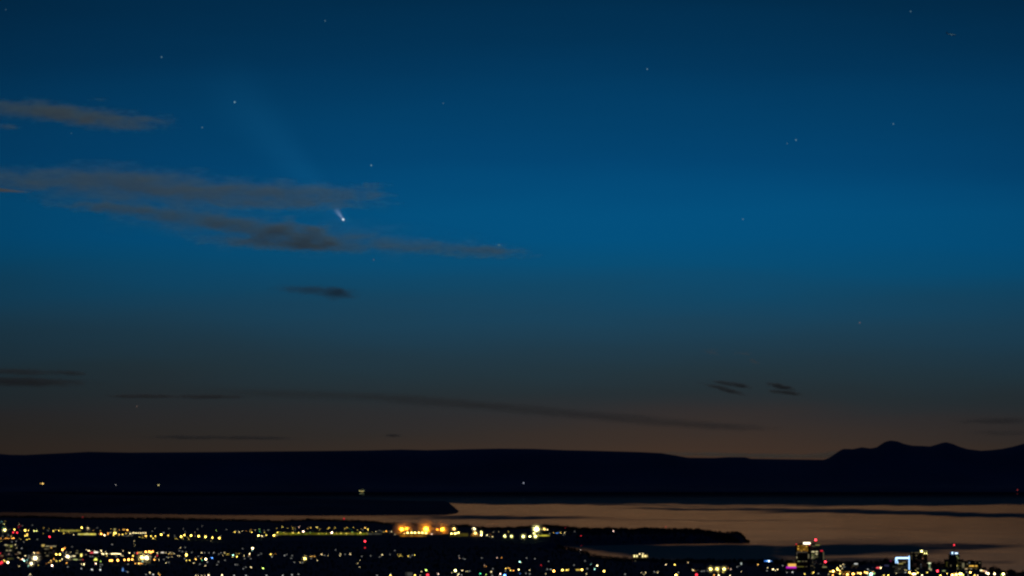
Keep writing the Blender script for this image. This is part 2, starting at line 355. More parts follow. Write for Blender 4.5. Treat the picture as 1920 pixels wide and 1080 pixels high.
def cloud(label, D, puffs, col, absorb, tau, nsc=None, group="thin evening clouds"):
    cx = sum(p[0] for p in puffs) / len(puffs); cy = sum(p[1] for p in puffs) / len(puffs)
    root = empty("cloud", at(cx, cy, D)); tag(root, label, "cloud", group)
    for i, (px, py, hw, hh, rot, k) in enumerate(puffs):
        c = at(px, py, D); mpp = D / F
        sxx, szz = hw * mpp * 1.3, hh * mpp * 1.7
        syy = max(min(sxx * 0.6, 3500), szz)
        m = vol_mat("cloud_vapour", col, k * tau / (0.75 * syy), absorb, nsc or 1.0 / (max(hh, 7) * mpp * 3.4), 0.08 if col[0] > .3 else 0.0, (px * 0.37) % 17, 2.6 if col[0] > .3 else 1.5, 0.9 if col[0] > .3 else 0.65)
        o = bpy.data.objects.new("cloud_bank", sphere_mesh("cloud_bank", m)); COL.objects.link(o)
        o.parent = root; o.location = c - root.location
        o.rotation_euler = (0, R(rot), 0); o.scale = (sxx, syy, szz)
    return root
WARM = (0.60, 0.97, 0.92); AB = (0.25, 0.25, 0.25)
SHADED = (0.14, 0.16, 0.20); AD = (0.05, 0.05, 0.06)  # shade put into the colour: darker copy for the unlit lower clouds
GLOW_CLOUD = 1.0
cloud("brown grey cloud streak high at the edge of the sky, above the larger bank", 33000,
      [(40,206,160,11,1,0.9),(120,212,140,17,6,1.0),(190,225,120,13,6,1.0),(270,225,60,12,4,0.6),(16,237,32,5,0,0.6),(182,186,22,3,0,0.3)], WARM, AB, 0.65)
cloud("long brown grey cloud bank whose tip covers the comet tail", 34000,
      [(60,336,180,20,1,0.9),(220,342,210,25,2,1.0),(400,356,180,22,2,1.0),(540,364,150,18,1,0.8),(640,366,85,15,0,0.7),(520,383,200,7,0,0.9),(330,372,320,17,3,0.35),(690,350,40,6,0,0.5)], WARM, AB, 0.65)
cloud("ragged grey cloud band below the comet, thinning towards a star", 36000,
      [(200,388,120,10,4,0.7),(330,406,160,17,6,0.8),(470,428,120,17,7,0.9),(560,440,100,22,5,0.9),(500,456,150,9,3,1.0),(590,462,120,8,2,0.9),(730,458,150,14,3,0.6),(890,470,110,11,2,0.75),(560,440,330,26,4,0.3)], (0.44, 0.70, 0.70), AB, 0.95)
cloud("small dark lens-shaped cloud floating alone under the cloud band", 45000, [(590,544,72,7,2,0.8),(632,552,36,9,2,1.0)], SHADED, AD, 0.70)
cloud("dark double cloud streak low at the edge of the sky", 60000, [(40,716,130,7,1,1.0),(30,697,90,5,2,0.6),(130,699,36,4,4,0.6)], SHADED, AD, 1.28)
cloud("thin straight dark cloud line with pointed ends", 62000, [(270,743,75,3.2,0.5,0.9),(390,744,75,3.4,0.8,0.9)], SHADED, AD, 1.36)
cloud("very long faint slanting cloud band descending towards the mountains", 64000,
      [(560,740,190,7,2,0.4),(800,752,170,8,4.5,0.55),(1010,770,170,8,5,0.55),(1200,787,150,8,4.5,0.55),(1350,799,110,6,3,0.6)], SHADED, AD, 0.94)
cloud("pair of short slanting dark wisps over the inlet", 58000, [(1358,730,42,3.6,14,1.0),(1368,720,34,3.2,10,0.8),(1390,722,20,4,14,0.4)], SHADED, AD, 1.36)
cloud("short dark double wisp next to the slanting pair", 58000, [(1463,725,25,4.2,12,1.0),(1473,736,30,3.2,6,0.9)], SHADED, AD, 1.36)
cloud("flat dark cloud line hovering above the long hill", 66000, [(350,820,80,3.2,0.5,0.8),(470,821,85,3.2,0.8,0.8)], SHADED, AD, 1.36)
cloud("tiny dark cloud fleck above the middle of the long hill", 66000, [(738,817,20,2.4,0,0.8)], SHADED, AD, 1.19)
cloud("blue grey cloud sheet lying just above the low gap of the hills", 88000, [(1330,852,120,3.6,1,0.8),(1460,855,120,4.0,0.5,0.9),(1555,852,50,5,-4,0.7)], (0.2, 0.26, 0.30), (0.12, 0.18, 0.2), 0.8)
cloud("faint dark cloud patch above the mountain at the edge of the sky", 66000, [(1870,789,75,5,0,0.7),(1880,812,60,5,0,0.35)], SHADED, AD, 1.02)
cloud("faint brown wisp high between the blue sky and the slanting wisps", 58000, [(1335,660,22,5,0,0.5),(1395,662,18,4,0,0.5),(1412,676,12,3,20,0.6)], (0.5,0.4,0.35), AB, 0.4)

def emit_vol(name, col, strength, power, parent, loc, rot, sc):
    # glowing dust: brightest at the head (+X end) and along the axis
    m, N, L = new_mat(name)
    out = N.new("ShaderNodeOutputMaterial"); tr = N.new("ShaderNodeBsdfTransparent"); tr.inputs[0].default_value = (0.999, 0.999, 0.999, 1)
    L.new(tr.outputs[0], out.inputs["Surface"])
    tc = N.new("ShaderNodeTexCoord"); sp = N.new("ShaderNodeSeparateXYZ"); L.new(tc.outputs["Object"], sp.inputs[0])
    ax = N.new("ShaderNodeMapRange"); ax.inputs["From Min"].default_value = -1; ax.inputs["From Max"].default_value = 1; L.new(sp.outputs["X"], ax.inputs["Value"])
    pw = N.new("ShaderNodeMath"); pw.operation = 'POWER'; pw.inputs[1].default_value = power; L.new(ax.outputs[0], pw.inputs[0])
    # the fan widens away from the head
    wd = N.new("ShaderNodeMath"); wd.operation = 'MULTIPLY_ADD'; wd.inputs[1].default_value = -0.42; wd.inputs[2].default_value = 0.55; L.new(sp.outputs["X"], wd.inputs[0])
    cb = N.new("ShaderNodeCombineXYZ"); L.new(sp.outputs["Y"], cb.inputs[1]); L.new(sp.outputs["Z"], cb.inputs[2])
    ln = N.new("ShaderNodeVectorMath"); ln.operation = 'LENGTH'; L.new(cb.outputs[0], ln.inputs[0])
    dv = N.new("ShaderNodeMath"); dv.operation = 'DIVIDE'; L.new(ln.outputs["Value"], dv.inputs[0]); L.new(wd.outputs[0], dv.inputs[1])
    rd = N.new("ShaderNodeMapRange"); rd.interpolation_type = 'SMOOTHSTEP'; rd.inputs["From Min"].default_value = 0.9; rd.inputs["From Max"].default_value = 0.0; L.new(dv.outputs[0], rd.inputs["Value"])
    en = N.new("ShaderNodeMapRange"); en.interpolation_type = 'SMOOTHSTEP'; en.inputs["From Min"].default_value = -1.0; en.inputs["From Max"].default_value = -0.3; L.new(sp.outputs["X"], en.inputs["Value"])
    m1 = N.new("ShaderNodeMath"); m1.operation = 'MULTIPLY'; L.new(pw.outputs[0], m1.inputs[0]); L.new(rd.outputs[0], m1.inputs[1])
    m3 = N.new("ShaderNodeMath"); m3.operation = 'MULTIPLY'; L.new(m1.outputs[0], m3.inputs[0]); L.new(en.outputs[0], m3.inputs[1])
    m2 = N.new("ShaderNodeMath"); m2.operation = 'MULTIPLY'; m2.inputs[1].default_value = strength; L.new(m3.outputs[0], m2.inputs[0])
    e = N.new("ShaderNodeEmission"); e.inputs[0].default_value = (*col, 1); L.new(m2.outputs[0], e.inputs[1]); L.new(e.outputs[0], out.inputs["Volume"])
    o = bpy.data.objects.new(name, sphere_mesh(name, m)); COL.objects.link(o); o.parent = parent
    o.location = loc; o.rotation_euler = rot; o.scale = sc
    return o
DC = 300000.0; mc = DC / F
head = at(643.5, 411.5, DC)
comet = empty("comet", head); tag(comet, "bright white comet with a short pale tail pointing up and away from the horizon", "comet")
b = MB(); b.ball((0,0,0), mc*2.2, mc*2.2, mc*2.2, 12, 8); b.build("comet_head", emis((0.78, 0.88, 1.0), 1.0), comet)
def tail(name, x1, y1, hw, col, strength, power, back):
    ax = Vector((643.5 - x1, 0, -(411.5 - y1))); ln_ = ax.length; u = ax.normalized()
    ang = math.atan2(-u.z, u.x)
    c = -u * (ln_ / 2 - back) * mc
    emit_vol(name, col, strength / (hw * mc), power, comet, c, (0, ang, 0), (ln_ / 2 * mc, hw * mc, hw * mc))
tail("comet_tail", 622, 382, 13, (0.62, 0.68, 0.95), 1.2, 2.0, 4)
tail("dust_trail", 330, 50, 135, (0.04, 0.35, 0.70), 0.11, 1.2, 26)

stars = [(303,107,2,"in the high sky above the brown cloud streak"),(440,191.5,3,"above the comet tail, brightest of the upper stars"),(379,239,1.6,"close under the bright star near the cloud streak tip"),(609.5,39,1.4,"alone near the top edge above the comet"),
 (696,310,2.4,"just above the tip of the long cloud bank"),(935.5,459.5,2.6,"at the thin end of the cloud band"),(831,193.5,1.1,"very faint in the open sky between the comet and the upper edge"),(1213.5,129.5,2.0,"alone in the upper sky over the middle of the inlet"),
 (1492.5,262.5,2.2,"brighter of the close pair of stars"),(1476,269,1.0,"fainter of the close pair of stars"),(1675,232.5,1.8,"between the close pair and the airliner"),(1707.5,21.5,1.6,"near the top edge beside the airliner"),
 (1393,411,1.5,"in the brightest blue of the sky"),(1612,605,1.5,"reddish, low over the mountains"),(700.5,487,1.1,"reddish, just below the cloud band"),(256.5,762,1.2,"tiny and reddish under the thin straight cloud line"),(134,250,0.9,"very faint below the brown cloud streak"),(11,18,0.9,"very faint in the top corner of the sky")]
for x, y, s, w in stars:
    D = 200000.0; c = (0.42, 0.80, 0.92) if "reddish" not in w else (0.75, 0.45, 0.35)
    b = MB(); r = D / F * (0.55 + 0.28 * s); b.ball((0,0,0), r, r, r, 10, 6)
    o = b.build("star", emis(c, round(0.11 + 0.14 * s, 2))); o.location = at(x, y, D)
    tag(o, ("small star " if s > 1.3 else "faint star ") + w, "star", "stars in the evening sky")

# sky-edge trails: the yellow wedge is an aircraft's light trail built as vapour
def sky_trail(label, D, x0, y0, x1, y1, h0, h1, col, tau):
    p, q = at(x0, y0, D), at(x1, y1, D); mpp = D / F
    v = []; f = []; n = 14; k = 8
    for i in range(n + 1):
        t = i / n; c = p.lerp(q, t); h = (h0 + (h1 - h0) * t) * mpp * 0.5
        for j in range(k):
            a_ = 2 * math.pi * j / k; v.append((c.x - p.x, c.y - p.y + math.cos(a_) * h, c.z - p.z + math.sin(a_) * h))
    for i in range(n):
        for j in range(k): f.append((i*k+j, i*k+(j+1) % k, (i+1)*k+(j+1) % k, (i+1)*k+j))
    f += [tuple(range(k-1, -1, -1)), tuple(range(n*k, n*k+k))]
    m, N, L = new_mat("ice_trail"); out = N.new("ShaderNodeOutputMaterial"); tr = N.new("ShaderNodeBsdfTransparent"); tr.inputs[0].default_value = (0.995, 0.995, 0.995, 1)
    pv = N.new("ShaderNodeVolumePrincipled"); pv.inputs["Color"].default_value = (*col, 1); pv.inputs["Density"].default_value = 1.6 * tau / (max(h0, h1) * mpp); pv.inputs["Anisotropy"].default_value = 0.6
    L.new(tr.outputs[0], out.inputs["Surface"]); L.new(pv.outputs[0], out.inputs["Volume"])
    o = mesh_obj("contrail", v, f, m); o.location = p; tag(o, label, "contrail"); return o
sky_trail("yellowish wedge-shaped vapour trail crossing the long brown cloud bank", 32000, -40, 353, 62, 361, 12, 0.6, (1.0, 0.86, 0.4), 1.3)
sky_trail("short thin pale vapour trail alone in the open blue sky", 32000, 1960, 299, 1903, 302.4, 4.5, 0.4, (1.0, 0.95, 0.9), 1.2)

# airliner high over the inlet
DA = 13000.0
pl = empty("airliner", at(1783.5, 64.5, DA), 0.0); tag(pl, "small distant airliner high in the sky beside a faint star", "airplane")
pl.rotation_euler = (0, R(6), R(12))
b = MB(); prof = [(-20,0.3,1.2),(-15,1.4,0.6),(-8,2.0,0),(12,2.0,0),(17,1.5,-0.2),(20,0.3,-0.5)]
for (x0,r0,z0),(x1,r1,z1) in zip(prof, prof[1:]): b.tube((x0,0,z0),(x1,0,z1),r0,r1,10)
b.build("fuselage", M_PLANE, pl, True)
for sgn in (-1, 1):
    b = MB(); b.add([(5,sgn*1.5,-0.8),(-2,sgn*1.5,-0.8),(-8,sgn*17,0.6),(-5.5,sgn*17,0.6),(5,sgn*1.5,-0.2),(-2,sgn*1.5,-0.2),(-8,sgn*17,0.8),(-5.5,sgn*17,0.8)],
      [(0,1,2,3),(4,7,6,5),(0,4,5,1),(1,5,6,2),(2,6,7,3),(3,7,4,0)]); b.build("wing", M_PLANE, pl)
    b = MB(); b.tube((4.5,sgn*6,-2.0),(0.5,sgn*6,-2.0),1.1,0.8,10); b.build("engine", M_POLE, pl, True)
    b = MB(); b.add([(-15,sgn*0.5,1.0),(-18,sgn*0.5,1.0),(-20,sgn*6,1.6),(-18.5,sgn*6,1.6),(-15,sgn*0.5,1.3),(-18,sgn*0.5,1.3),(-20,sgn*6,1.8),(-18.5,sgn*6,1.8)],
      [(0,1,2,3),(4,7,6,5),(0,4,5,1),(1,5,6,2),(2,6,7,3),(3,7,4,0)]); b.build("tailplane", M_PLANE, pl)
b = MB(); b.add([(-13,-0.15,1.6),(-19,-0.15,1.4),(-21,-0.15,8),(-18.5,-0.15,8),(-13,0.15,1.6),(-19,0.15,1.4),(-21,0.15,8),(-18.5,0.15,8)],
      [(0,1,2,3),(4,7,6,5),(0,4,5,1),(1,5,6,2),(2,6,7,3),(3,7,4,0)]); b.build("tail_fin", M_PLANE, pl)
b = MB(); b.box(-14,16,-2.05,-1.9,0.3,0.8); b.build("cabin_windows", emis((0.35,0.75,0.9), 0.35), pl)
b = MB(); b.ball((0,-1.9,-1.2),1.3,1.3,1.3,8,6); b.build("landing_light", emis((0.35,0.75,0.9), 0.7), pl)

# ------------------------------------------------------------------ the city
def solve(px, py, hl, d0=7500.0):
    """the first depth at which the line of sight through this point is hl metres above the ground"""
    D = np.arange(d0, 20500.0, 10.0)
    g = HC + slope(py) * D - ground(np.full_like(D, px), D)
    i = np.nonzero(g <= hl)[0]
    return float(D[i[0]]) if len(i) else None

C = {'y': (1, .71, .12), 'Y': (1, .79, .19), 'e': (1, .93, .30), 'o': (1, .42, .07), 'a': (1, .58, .13), 'O': (1, .31, .014), 'w': (1, .80, .39), 'k': (.75, .82, .85),
     'r': (1, .035, .06), 'G': (.08, .85, .35), 'c': (.45, 1, .85), 'b': (.10, .32, 1), 'g': (.62, 1, .18), 'p': (1, .66, .5)}
CW = {'y': "yellow", 'Y': "pale yellow", 'e': "greenish yellow", 'o': "orange", 'a': "amber", 'O': "deep orange", 'w': "warm white", 'k': "dim white", 'r': "red", 'G': "green",
      'c': "blue-green", 'b': "blue", 'g': "lime green", 'p': "pinkish white"}
RAD = {1: .52, 1.5: .68, 2: .82, 2.5: 1.02, 3: 1.3, 3.5: 1.75, 4: 2.2, 4.5: 2.8, 5: 3.5, 5.5: 4.6, 6: 6.0, 7: 8.0}
STR = {1: 2.4, 1.5: 3.4, 2: 4.8, 2.5: 6.8, 3: 10, 3.5: 15, 4: 17, 4.5: 17, 5: 18, 5.5: 18, 6: 70, 7: 70}

# street lights and house windows: x y colour size, in ninths of a photo pixel inside strips 160 wide
T = [
"25 163 c 2;82 163 y 2;68 208 e 2.5;52 260 G 2;82 305 e 5;40 305 e 2.5;130 290 y 1;168 292 w 1;210 290 y 1.5;245 297 y 3.5;340 310 w 1;328 207 w 2;380 233 k 1;425 310 y 4;482 310 y 3;575 320 e 3;617 318 e 3;545 222 k 1;740 272 y 2;832 270 y 1.5;810 312 k 1;730 365 y 1.5;900 322 y 3;942 300 y 2;992 315 y 3;1015 280 y 1;1065 305 y 1.5;1078 358 y 2.5;1155 335 y 2;1130 352 y 1;1178 355 y 1.5;1213 352 y 1;1245 383 w 2.5;1380 265 y 4;1300 312 y 1.5;1357 320 y 1.5;"
"15 445 o 2.5;75 455 o 1.5;100 445 o 2.5;133 445 o 2.5;168 447 o 1.5;210 445 o 3;235 440 o 3;48 405 k 1;143 390 k 1;190 410 y 2;22 493 y 1.5;325 450 y 1;350 455 y 1.5;458 466 y 2.5;495 456 y 2.5;425 400 y 3;460 372 a 3;460 395 y 3;632 460 k 1;402 505 k 1;275 495 k 1;205 505 k 1;"
"265 550 w 2;285 603 w 1.5;370 612 k 1.5;70 815 y 2.5;90 830 y 2.5;138 850 w 4;315 772 w 2;350 800 o 2;383 797 p 3;410 822 c 3;460 812 c 2;458 850 w 1.5;433 738 w 2.5;385 735 k 1;490 738 k 1;485 772 k 1;330 915 w 2;487 910 c 2;535 870 w 4.5;533 792 w 1.5;578 690 w 3;595 712 w 2;600 780 w 5.5;655 895 y 1.5;518 1052 w 2;495 1075 k 1;"
"865 822 a 2.5;915 795 o 2.5;830 855 a 2;870 855 o 2;785 870 o 1;885 903 p 3.5;955 715 y 3.5;1013 715 y 3.5;1060 635 o 4;1090 612 o 3;1220 590 k 1;1065 680 k 1.5;1123 675 w 1.5;1200 677 w 1.5;1145 752 w 5;1052 797 w 2.5;1018 822 y 2.5;960 830 y 2.5;1130 862 o 2.5;1330 745 k 1.5;1380 880 w 2;1422 883 w 3;1380 955 k 1.5;1150 925 k 1",
"45 270 w 3;28 297 w 2;68 295 w 2;130 308 a 2;200 265 k 1;255 318 y 2;30 355 y 2;237 365 o 1.5;270 370 o 4;325 390 w 3.5;385 360 o 3;378 378 o 2.5;423 350 w 2;435 287 y 2;500 355 y 4.5;480 345 y 3;525 355 y 3;475 390 y 3;573 305 o 2;710 303 o 3.5;572 378 a 3;630 378 y 3;685 362 y 2.5;700 400 k 1;735 398 w 1.5;780 400 k 1;650 398 k 1;755 365 w 3;775 363 w 2;"
"812 352 w 3;852 353 w 3;893 355 w 3;935 355 w 3;977 355 w 3;1018 355 w 3;918 425 y 2;973 432 y 2;968 400 y 1.5;1015 405 a 3;1033 405 y 3;1108 408 y 3;1183 408 y 3;1143 443 y 3;1178 455 y 1.5;1282 382 y 4;1322 352 k 2;1400 395 y 3;930 280 k 1;1130 320 k 1;1175 275 k 1;1410 280 k 1;828 488 w 2;820 530 w 1.5;840 562 w 1.5;455 547 k 1.5;"
"20 635 w 2;45 652 w 2.5;68 655 w 3;160 655 w 2;270 655 w 3;343 670 w 2;285 703 w 3;310 710 w 3;360 705 w 3;385 703 w 1.5;410 703 w 1.5;370 742 y 2;450 705 w 3;475 705 w 3;500 705 w 3;525 703 w 3;550 704 w 3;575 706 w 3;600 710 w 2.5;605 728 w 2;640 655 w 2;640 738 w 2;525 752 k 1;748 690 w 3;833 688 k 1;890 683 y 2;915 683 y 2;938 684 y 2;810 738 y 3;1022 672 o 4;1080 668 o 4;1110 685 o 3.5;1140 665 o 3.5;1218 690 w 2.5;1185 760 w 2;"
"960 768 Y 5.5;1035 768 w 5.5;1060 790 w 4;990 790 w 3;1020 795 w 3;965 835 c 3;1045 850 y 1;1090 850 y 1;1170 805 o 3;1245 805 w 2;1330 800 k 1;850 870 o 2.5;905 868 a 3;930 868 o 2.5;955 870 o 2.5;825 832 o 1;725 880 k 1;1365 683 w 2;1430 685 w 2;1410 705 a 2;1380 760 k 1;1405 770 w 1.5;1365 858 w 2;1410 850 k 1;"
"420 818 o 3.5;455 818 o 3.5;552 815 o 4;665 808 o 3.5;735 803 o 4;795 800 o 3.5;182 870 p 3;260 835 g 2;258 888 k 1;118 972 k 3;257 975 k 3;258 925 k 1;85 748 k 1;128 748 k 1;690 1000 b 1;720 1012 k 1;1095 1023 w 2.5;1030 1055 k 1;1150 1055 k 2;1240 1042 a 2;1262 1062 o 2;290 890 k 1",
"178 415 y 4;233 388 y 3.5;345 397 y 4;475 410 y 4;590 420 y 4;707 432 y 3.5;822 440 y 4;82 452 y 2;107 452 y 2;210 450 y 2;305 455 y 2;290 428 y 1.5;415 342 w 1.5;412 402 p 1.5;243 335 k 1;215 285 k 1;70 402 k 1;455 290 k 1;530 235 k 1;770 308 g 2;945 295 k 1;845 405 k 1;685 490 w 1.5;1085 338 y 3;1155 338 w 2.5;1210 320 w 2;1110 318 k 1;1275 322 o 1.5;1340 320 y 2;1370 342 y 3;1420 305 w 1.5;1355 300 o 1.5;"
"167 602 w 2;250 597 k 1;268 720 y 4;268 738 y 3;265 675 k 1;262 752 y 2;60 700 w 2;30 685 w 1.5;20 712 a 1.5;28 755 w 1.5;120 740 w 2;152 742 w 2;150 655 k 1;200 668 k 1;360 680 k 1;525 687 w 2.5;575 687 k 1;650 687 k 1;730 687 k 1.5;850 687 k 1;815 710 k 1;910 690 w 2;940 692 y 1;930 712 y 1;960 713 y 2;990 710 y 1.5;880 733 w 1.5;1055 728 c 3;1047 757 y 2;1120 752 y 3;1100 702 y 1;1130 702 y 1;1158 700 y 1.5;1240 740 w 2;1250 785 k 1;1320 748 k 1;1335 705 w 3;1330 725 o 2;1355 787 k 1;1385 612 w 4;1378 648 c 2;1215 618 k 1;"
"270 815 y 2.5;322 815 y 2.5;240 787 k 1;425 795 a 3;515 788 y 2;530 770 o 1.5;532 815 G 2;597 795 w 4;703 775 b 3;683 772 b 1.5;470 748 k 1;620 845 k 1.5;495 880 k 1;392 862 w 2;587 907 w 2;785 888 k 1;810 840 k 1;920 815 k 1;1095 888 k 1;1130 890 k 1;1270 930 k 1;1230 958 k 1;1360 932 w 2.5;430 1072 w 2;470 1072 w 1.5;525 1072 w 1.5;580 1072 w 1.5;645 1068 w 3;870 1066 w 3;1075 1070 k 1.5;1275 1072 k 1.5",
"42 397 Y 4;100 407 w 3;175 390 y 3;145 405 k 1;303 393 y 4;350 393 w 2;55 290 g 2;68 330 G 2;145 345 y 2;138 308 k 1;210 305 k 1.5;347 273 y 2;450 255 Y 2.5;530 277 y 1.5;612 260 y 2;620 287 y 2;648 273 y 1.5;665 305 k 1;728 255 p 2.5;875 278 y 2;923 265 y 2.5;1027 257 Y 3;1038 285 y 1;1072 292 y 2;1212 283 y 2;1232 265 y 2.5;1340 262 y 2;1327 285 y 1.5;365 345 y 3;422 350 g 1.5;470 347 y 2;622 350 y 3;722 350 y 3;798 330 p 4;915 345 g 2;970 325 g 1;1058 367 y 2;1120 360 y 1.5;1185 360 y 2;1280 348 p 4;1362 358 y 2;1432 360 y 2;"
"250 713 y 3;278 713 y 1.5;330 708 o 1;270 757 k 1.5;45 727 k 1;90 705 k 1;485 735 k 1.5;520 718 k 1;612 738 k 1;597 780 k 1;650 848 k 1;750 852 w 1.5;785 853 k 1;827 785 Y 4.5;920 752 a 2;948 750 a 2;988 750 a 2;932 785 k 1;1037 817 w 2;1110 713 w 2.5;1160 730 k 1;1212 735 w 1.5;1345 640 k 1;1427 707 w 2;1417 740 w 2;122 950 g 3;610 1060 k 1.5;180 1070 k 1.5;455 1070 k 1.5;720 1050 k 1",
"3 360 y 2;88 362 y 2.5;125 355 o 1.5;58 287 y 2;75 272 y 1.5;97 265 y 2;207 262 y 2;150 285 G 1;183 305 G 1;185 340 g 2;275 303 y 2;338 288 y 1.5;365 305 k 1;403 265 a 3;450 297 y 3;447 285 y 2;320 348 Y 3;430 350 w 1.5;528 332 y 1.5;580 330 w 2;600 322 w 1;640 312 k 1;680 325 k 1;715 337 y 2;755 323 o 3;815 325 k 1;848 332 w 2.5;907 375 w 2;482 375 k 1;"
"150 710 w 2.5;67 713 k 1;345 747 k 1;315 815 w 1.5;275 868 w 1.5;313 927 w 1.5;690 723 w 2.5;650 757 k 1;820 718 k 1;495 740 k 1;900 652 k 1;952 722 y 1.5;993 717 y 2;983 747 y 2;1022 745 y 1.5;1130 745 y 2.5;1240 728 y 2.5;1200 730 k 1;1160 762 k 1;1020 292 O 6;1100 283 O 6;1065 365 a 3;1120 352 Y 4;1187 350 Y 4;1243 350 Y 4;1268 372 o 2;1310 350 Y 4;1368 350 Y 4;1430 355 Y 4;1430 288 O 7;1303 297 y 1.5;1350 310 y 1;"
"830 1068 y 3;835 1045 k 1;1245 1068 y 3;1352 1005 w 2;1330 1072 w 1.5;1430 980 g 3;620 1045 k 1;605 1070 k 1",
"85 372 p 3;180 297 O 5;262 290 O 6;298 283 O 5.5;462 285 a 5;495 295 y 2;420 365 Y 4;478 362 Y 4;500 358 Y 3.5;535 350 Y 4;785 280 w 4.5;808 287 w 4.5;820 355 a 5;855 370 o 3;780 380 o 2.5;925 343 Y 4.5;922 387 w 4;1022 390 w 3;1058 415 w 1.5;1110 415 w 2.5;1125 343 w 1.5;1215 335 w 1.5;1090 380 o 1.5;1378 335 y 2;1320 407 e 4.5;1430 410 e 4.5;"
"545 740 k 1;555 780 p 1.5;615 785 k 1;645 795 k 1;930 775 k 1;1187 773 p 2;1265 773 o 2;975 900 p 1.5;975 918 o 1;1010 918 o 1.5;1335 952 y 2.5;1375 945 a 2;1400 950 o 2;1417 983 y 2.5;1333 993 k 1;1118 958 k 1;1090 1010 w 2.5;485 988 e 4;603 987 w 2.5;660 1002 w 1.5;688 1000 w 1.5;722 997 k 1;423 1025 w 1.5;198 1047 p 2.5;540 1047 w 2.5;525 1072 w 2;590 1062 k 1;905 1040 G 2.5;1003 1057 g 2;1245 1045 p 3;1108 1072 k 1;1317 1070 b 4;8 985 g 2",
"188 415 e 5;303 412 e 4;395 412 e 5;370 360 e 3.5;388 355 e 3;415 290 e 6;545 287 a 4.5;597 300 w 3;240 368 y 1;635 365 k 1;702 352 a 2;755 358 b 2.5;782 350 b 2;820 352 y 2.5;890 352 w 2.5;870 385 k 1;1060 330 k 1;"
"130 840 c 3;155 850 w 1.5;245 775 k 1;388 790 k 1;618 832 k 1;25 990 o 2.5;115 972 w 3;298 980 w 2;135 1040 b 1.5;235 1035 k 1;300 1045 k 1;595 965 k 1;655 967 k 1.5;706 997 o 4;570 1042 w 1.5;850 978 y 3.5;915 980 y 2.5;935 978 y 2.5;958 972 y 2;1180 975 y 3.5;1230 825 k 1;1332 882 c 1.5;1045 895 k 1;1270 955 k 1;1395 963 c 2.5;1437 905 w 3;1257 1045 w 2",
"272 322 p 3;112 997 y 3.5;1155 890 w 2.5;1305 890 y 3;740 1022 w 1.5;815 1022 w 2;785 1055 w 1.5;960 1007 k 1;1015 1020 w 2;468 1050 k 1;1325 1068 y 4;1365 1020 k 1;5 905 w 2",
"90 853 w 2;468 963 Y 4.5;582 963 Y 4.5;697 963 Y 4.5;765 948 o 2;808 963 p 2;172 980 w 2.5;203 995 o 1.5;255 980 k 1;290 997 k 1;360 995 k 1;422 995 k 1;320 1000 k 1;527 1065 o 2.5;600 1022 y 1.5;678 1018 y 2;605 1070 w 3;797 1070 w 2.5;985 1005 w 1.5;945 915 k 1;915 925 k 1;1270 887 a 2.5;1430 940 w 2;1390 990 k 1;1420 992 k 1",
"82 967 w 3;120 988 w 2;160 970 w 2.5;245 905 k 1;430 805 k 1;410 1015 k 2;600 950 k 2;315 1020 k 1;615 1045 y 2.5;765 1018 y 2.5;750 1035 y 2;875 870 k 1.5;845 1040 k 1;1045 1005 y 2.5;1095 1000 a 4;1165 945 y 3;1170 970 a 3.5;1205 990 a 3;1210 1040 y 3;1020 1050 w 1.5;1090 1068 o 3;1220 912 w 2.5;1265 885 w 2;1245 952 w 2;1285 928 k 1;1390 930 k 1;1335 1055 o 4;1270 1050 o 2;1430 1045 o 4",
"5 1045 o 3;75 1030 a 3;115 1035 a 3.5;190 1015 a 3;225 1025 a 3.5;320 1015 o 3;350 1035 g 2.5;295 1050 c 4.5;458 942 w 3;240 968 k 1.5;720 1035 w 1.5;510 1068 y 2.5;585 1068 y 3;945 1020 a 3.5;980 1045 o 3;1005 1047 w 3.5;1035 1045 w 3.5;1080 1025 y 3;1050 990 y 1.5;1240 1020 y 2.5;1155 1068 w 3;875 1020 k 1.5;890 980 y 1.5;870 975 w 1.5",
"135 1040 y 2.5;25 1068 y 3;210 905 k 1;305 908 y 1.5;225 1063 a 4;290 1055 a 4;260 1064 o 3;350 1047 Y 4;375 1045 Y 4;405 1068 g 3;530 1020 a 3.5;465 1012 k 1;600 1068 y 3;650 1070 w 2.5;800 1025 w 3;830 1040 w 3.5;938 1043 w 3.5;1085 1047 e 4;1050 1065 g 2;1140 1020 k 1;490 1065 k 1",
]
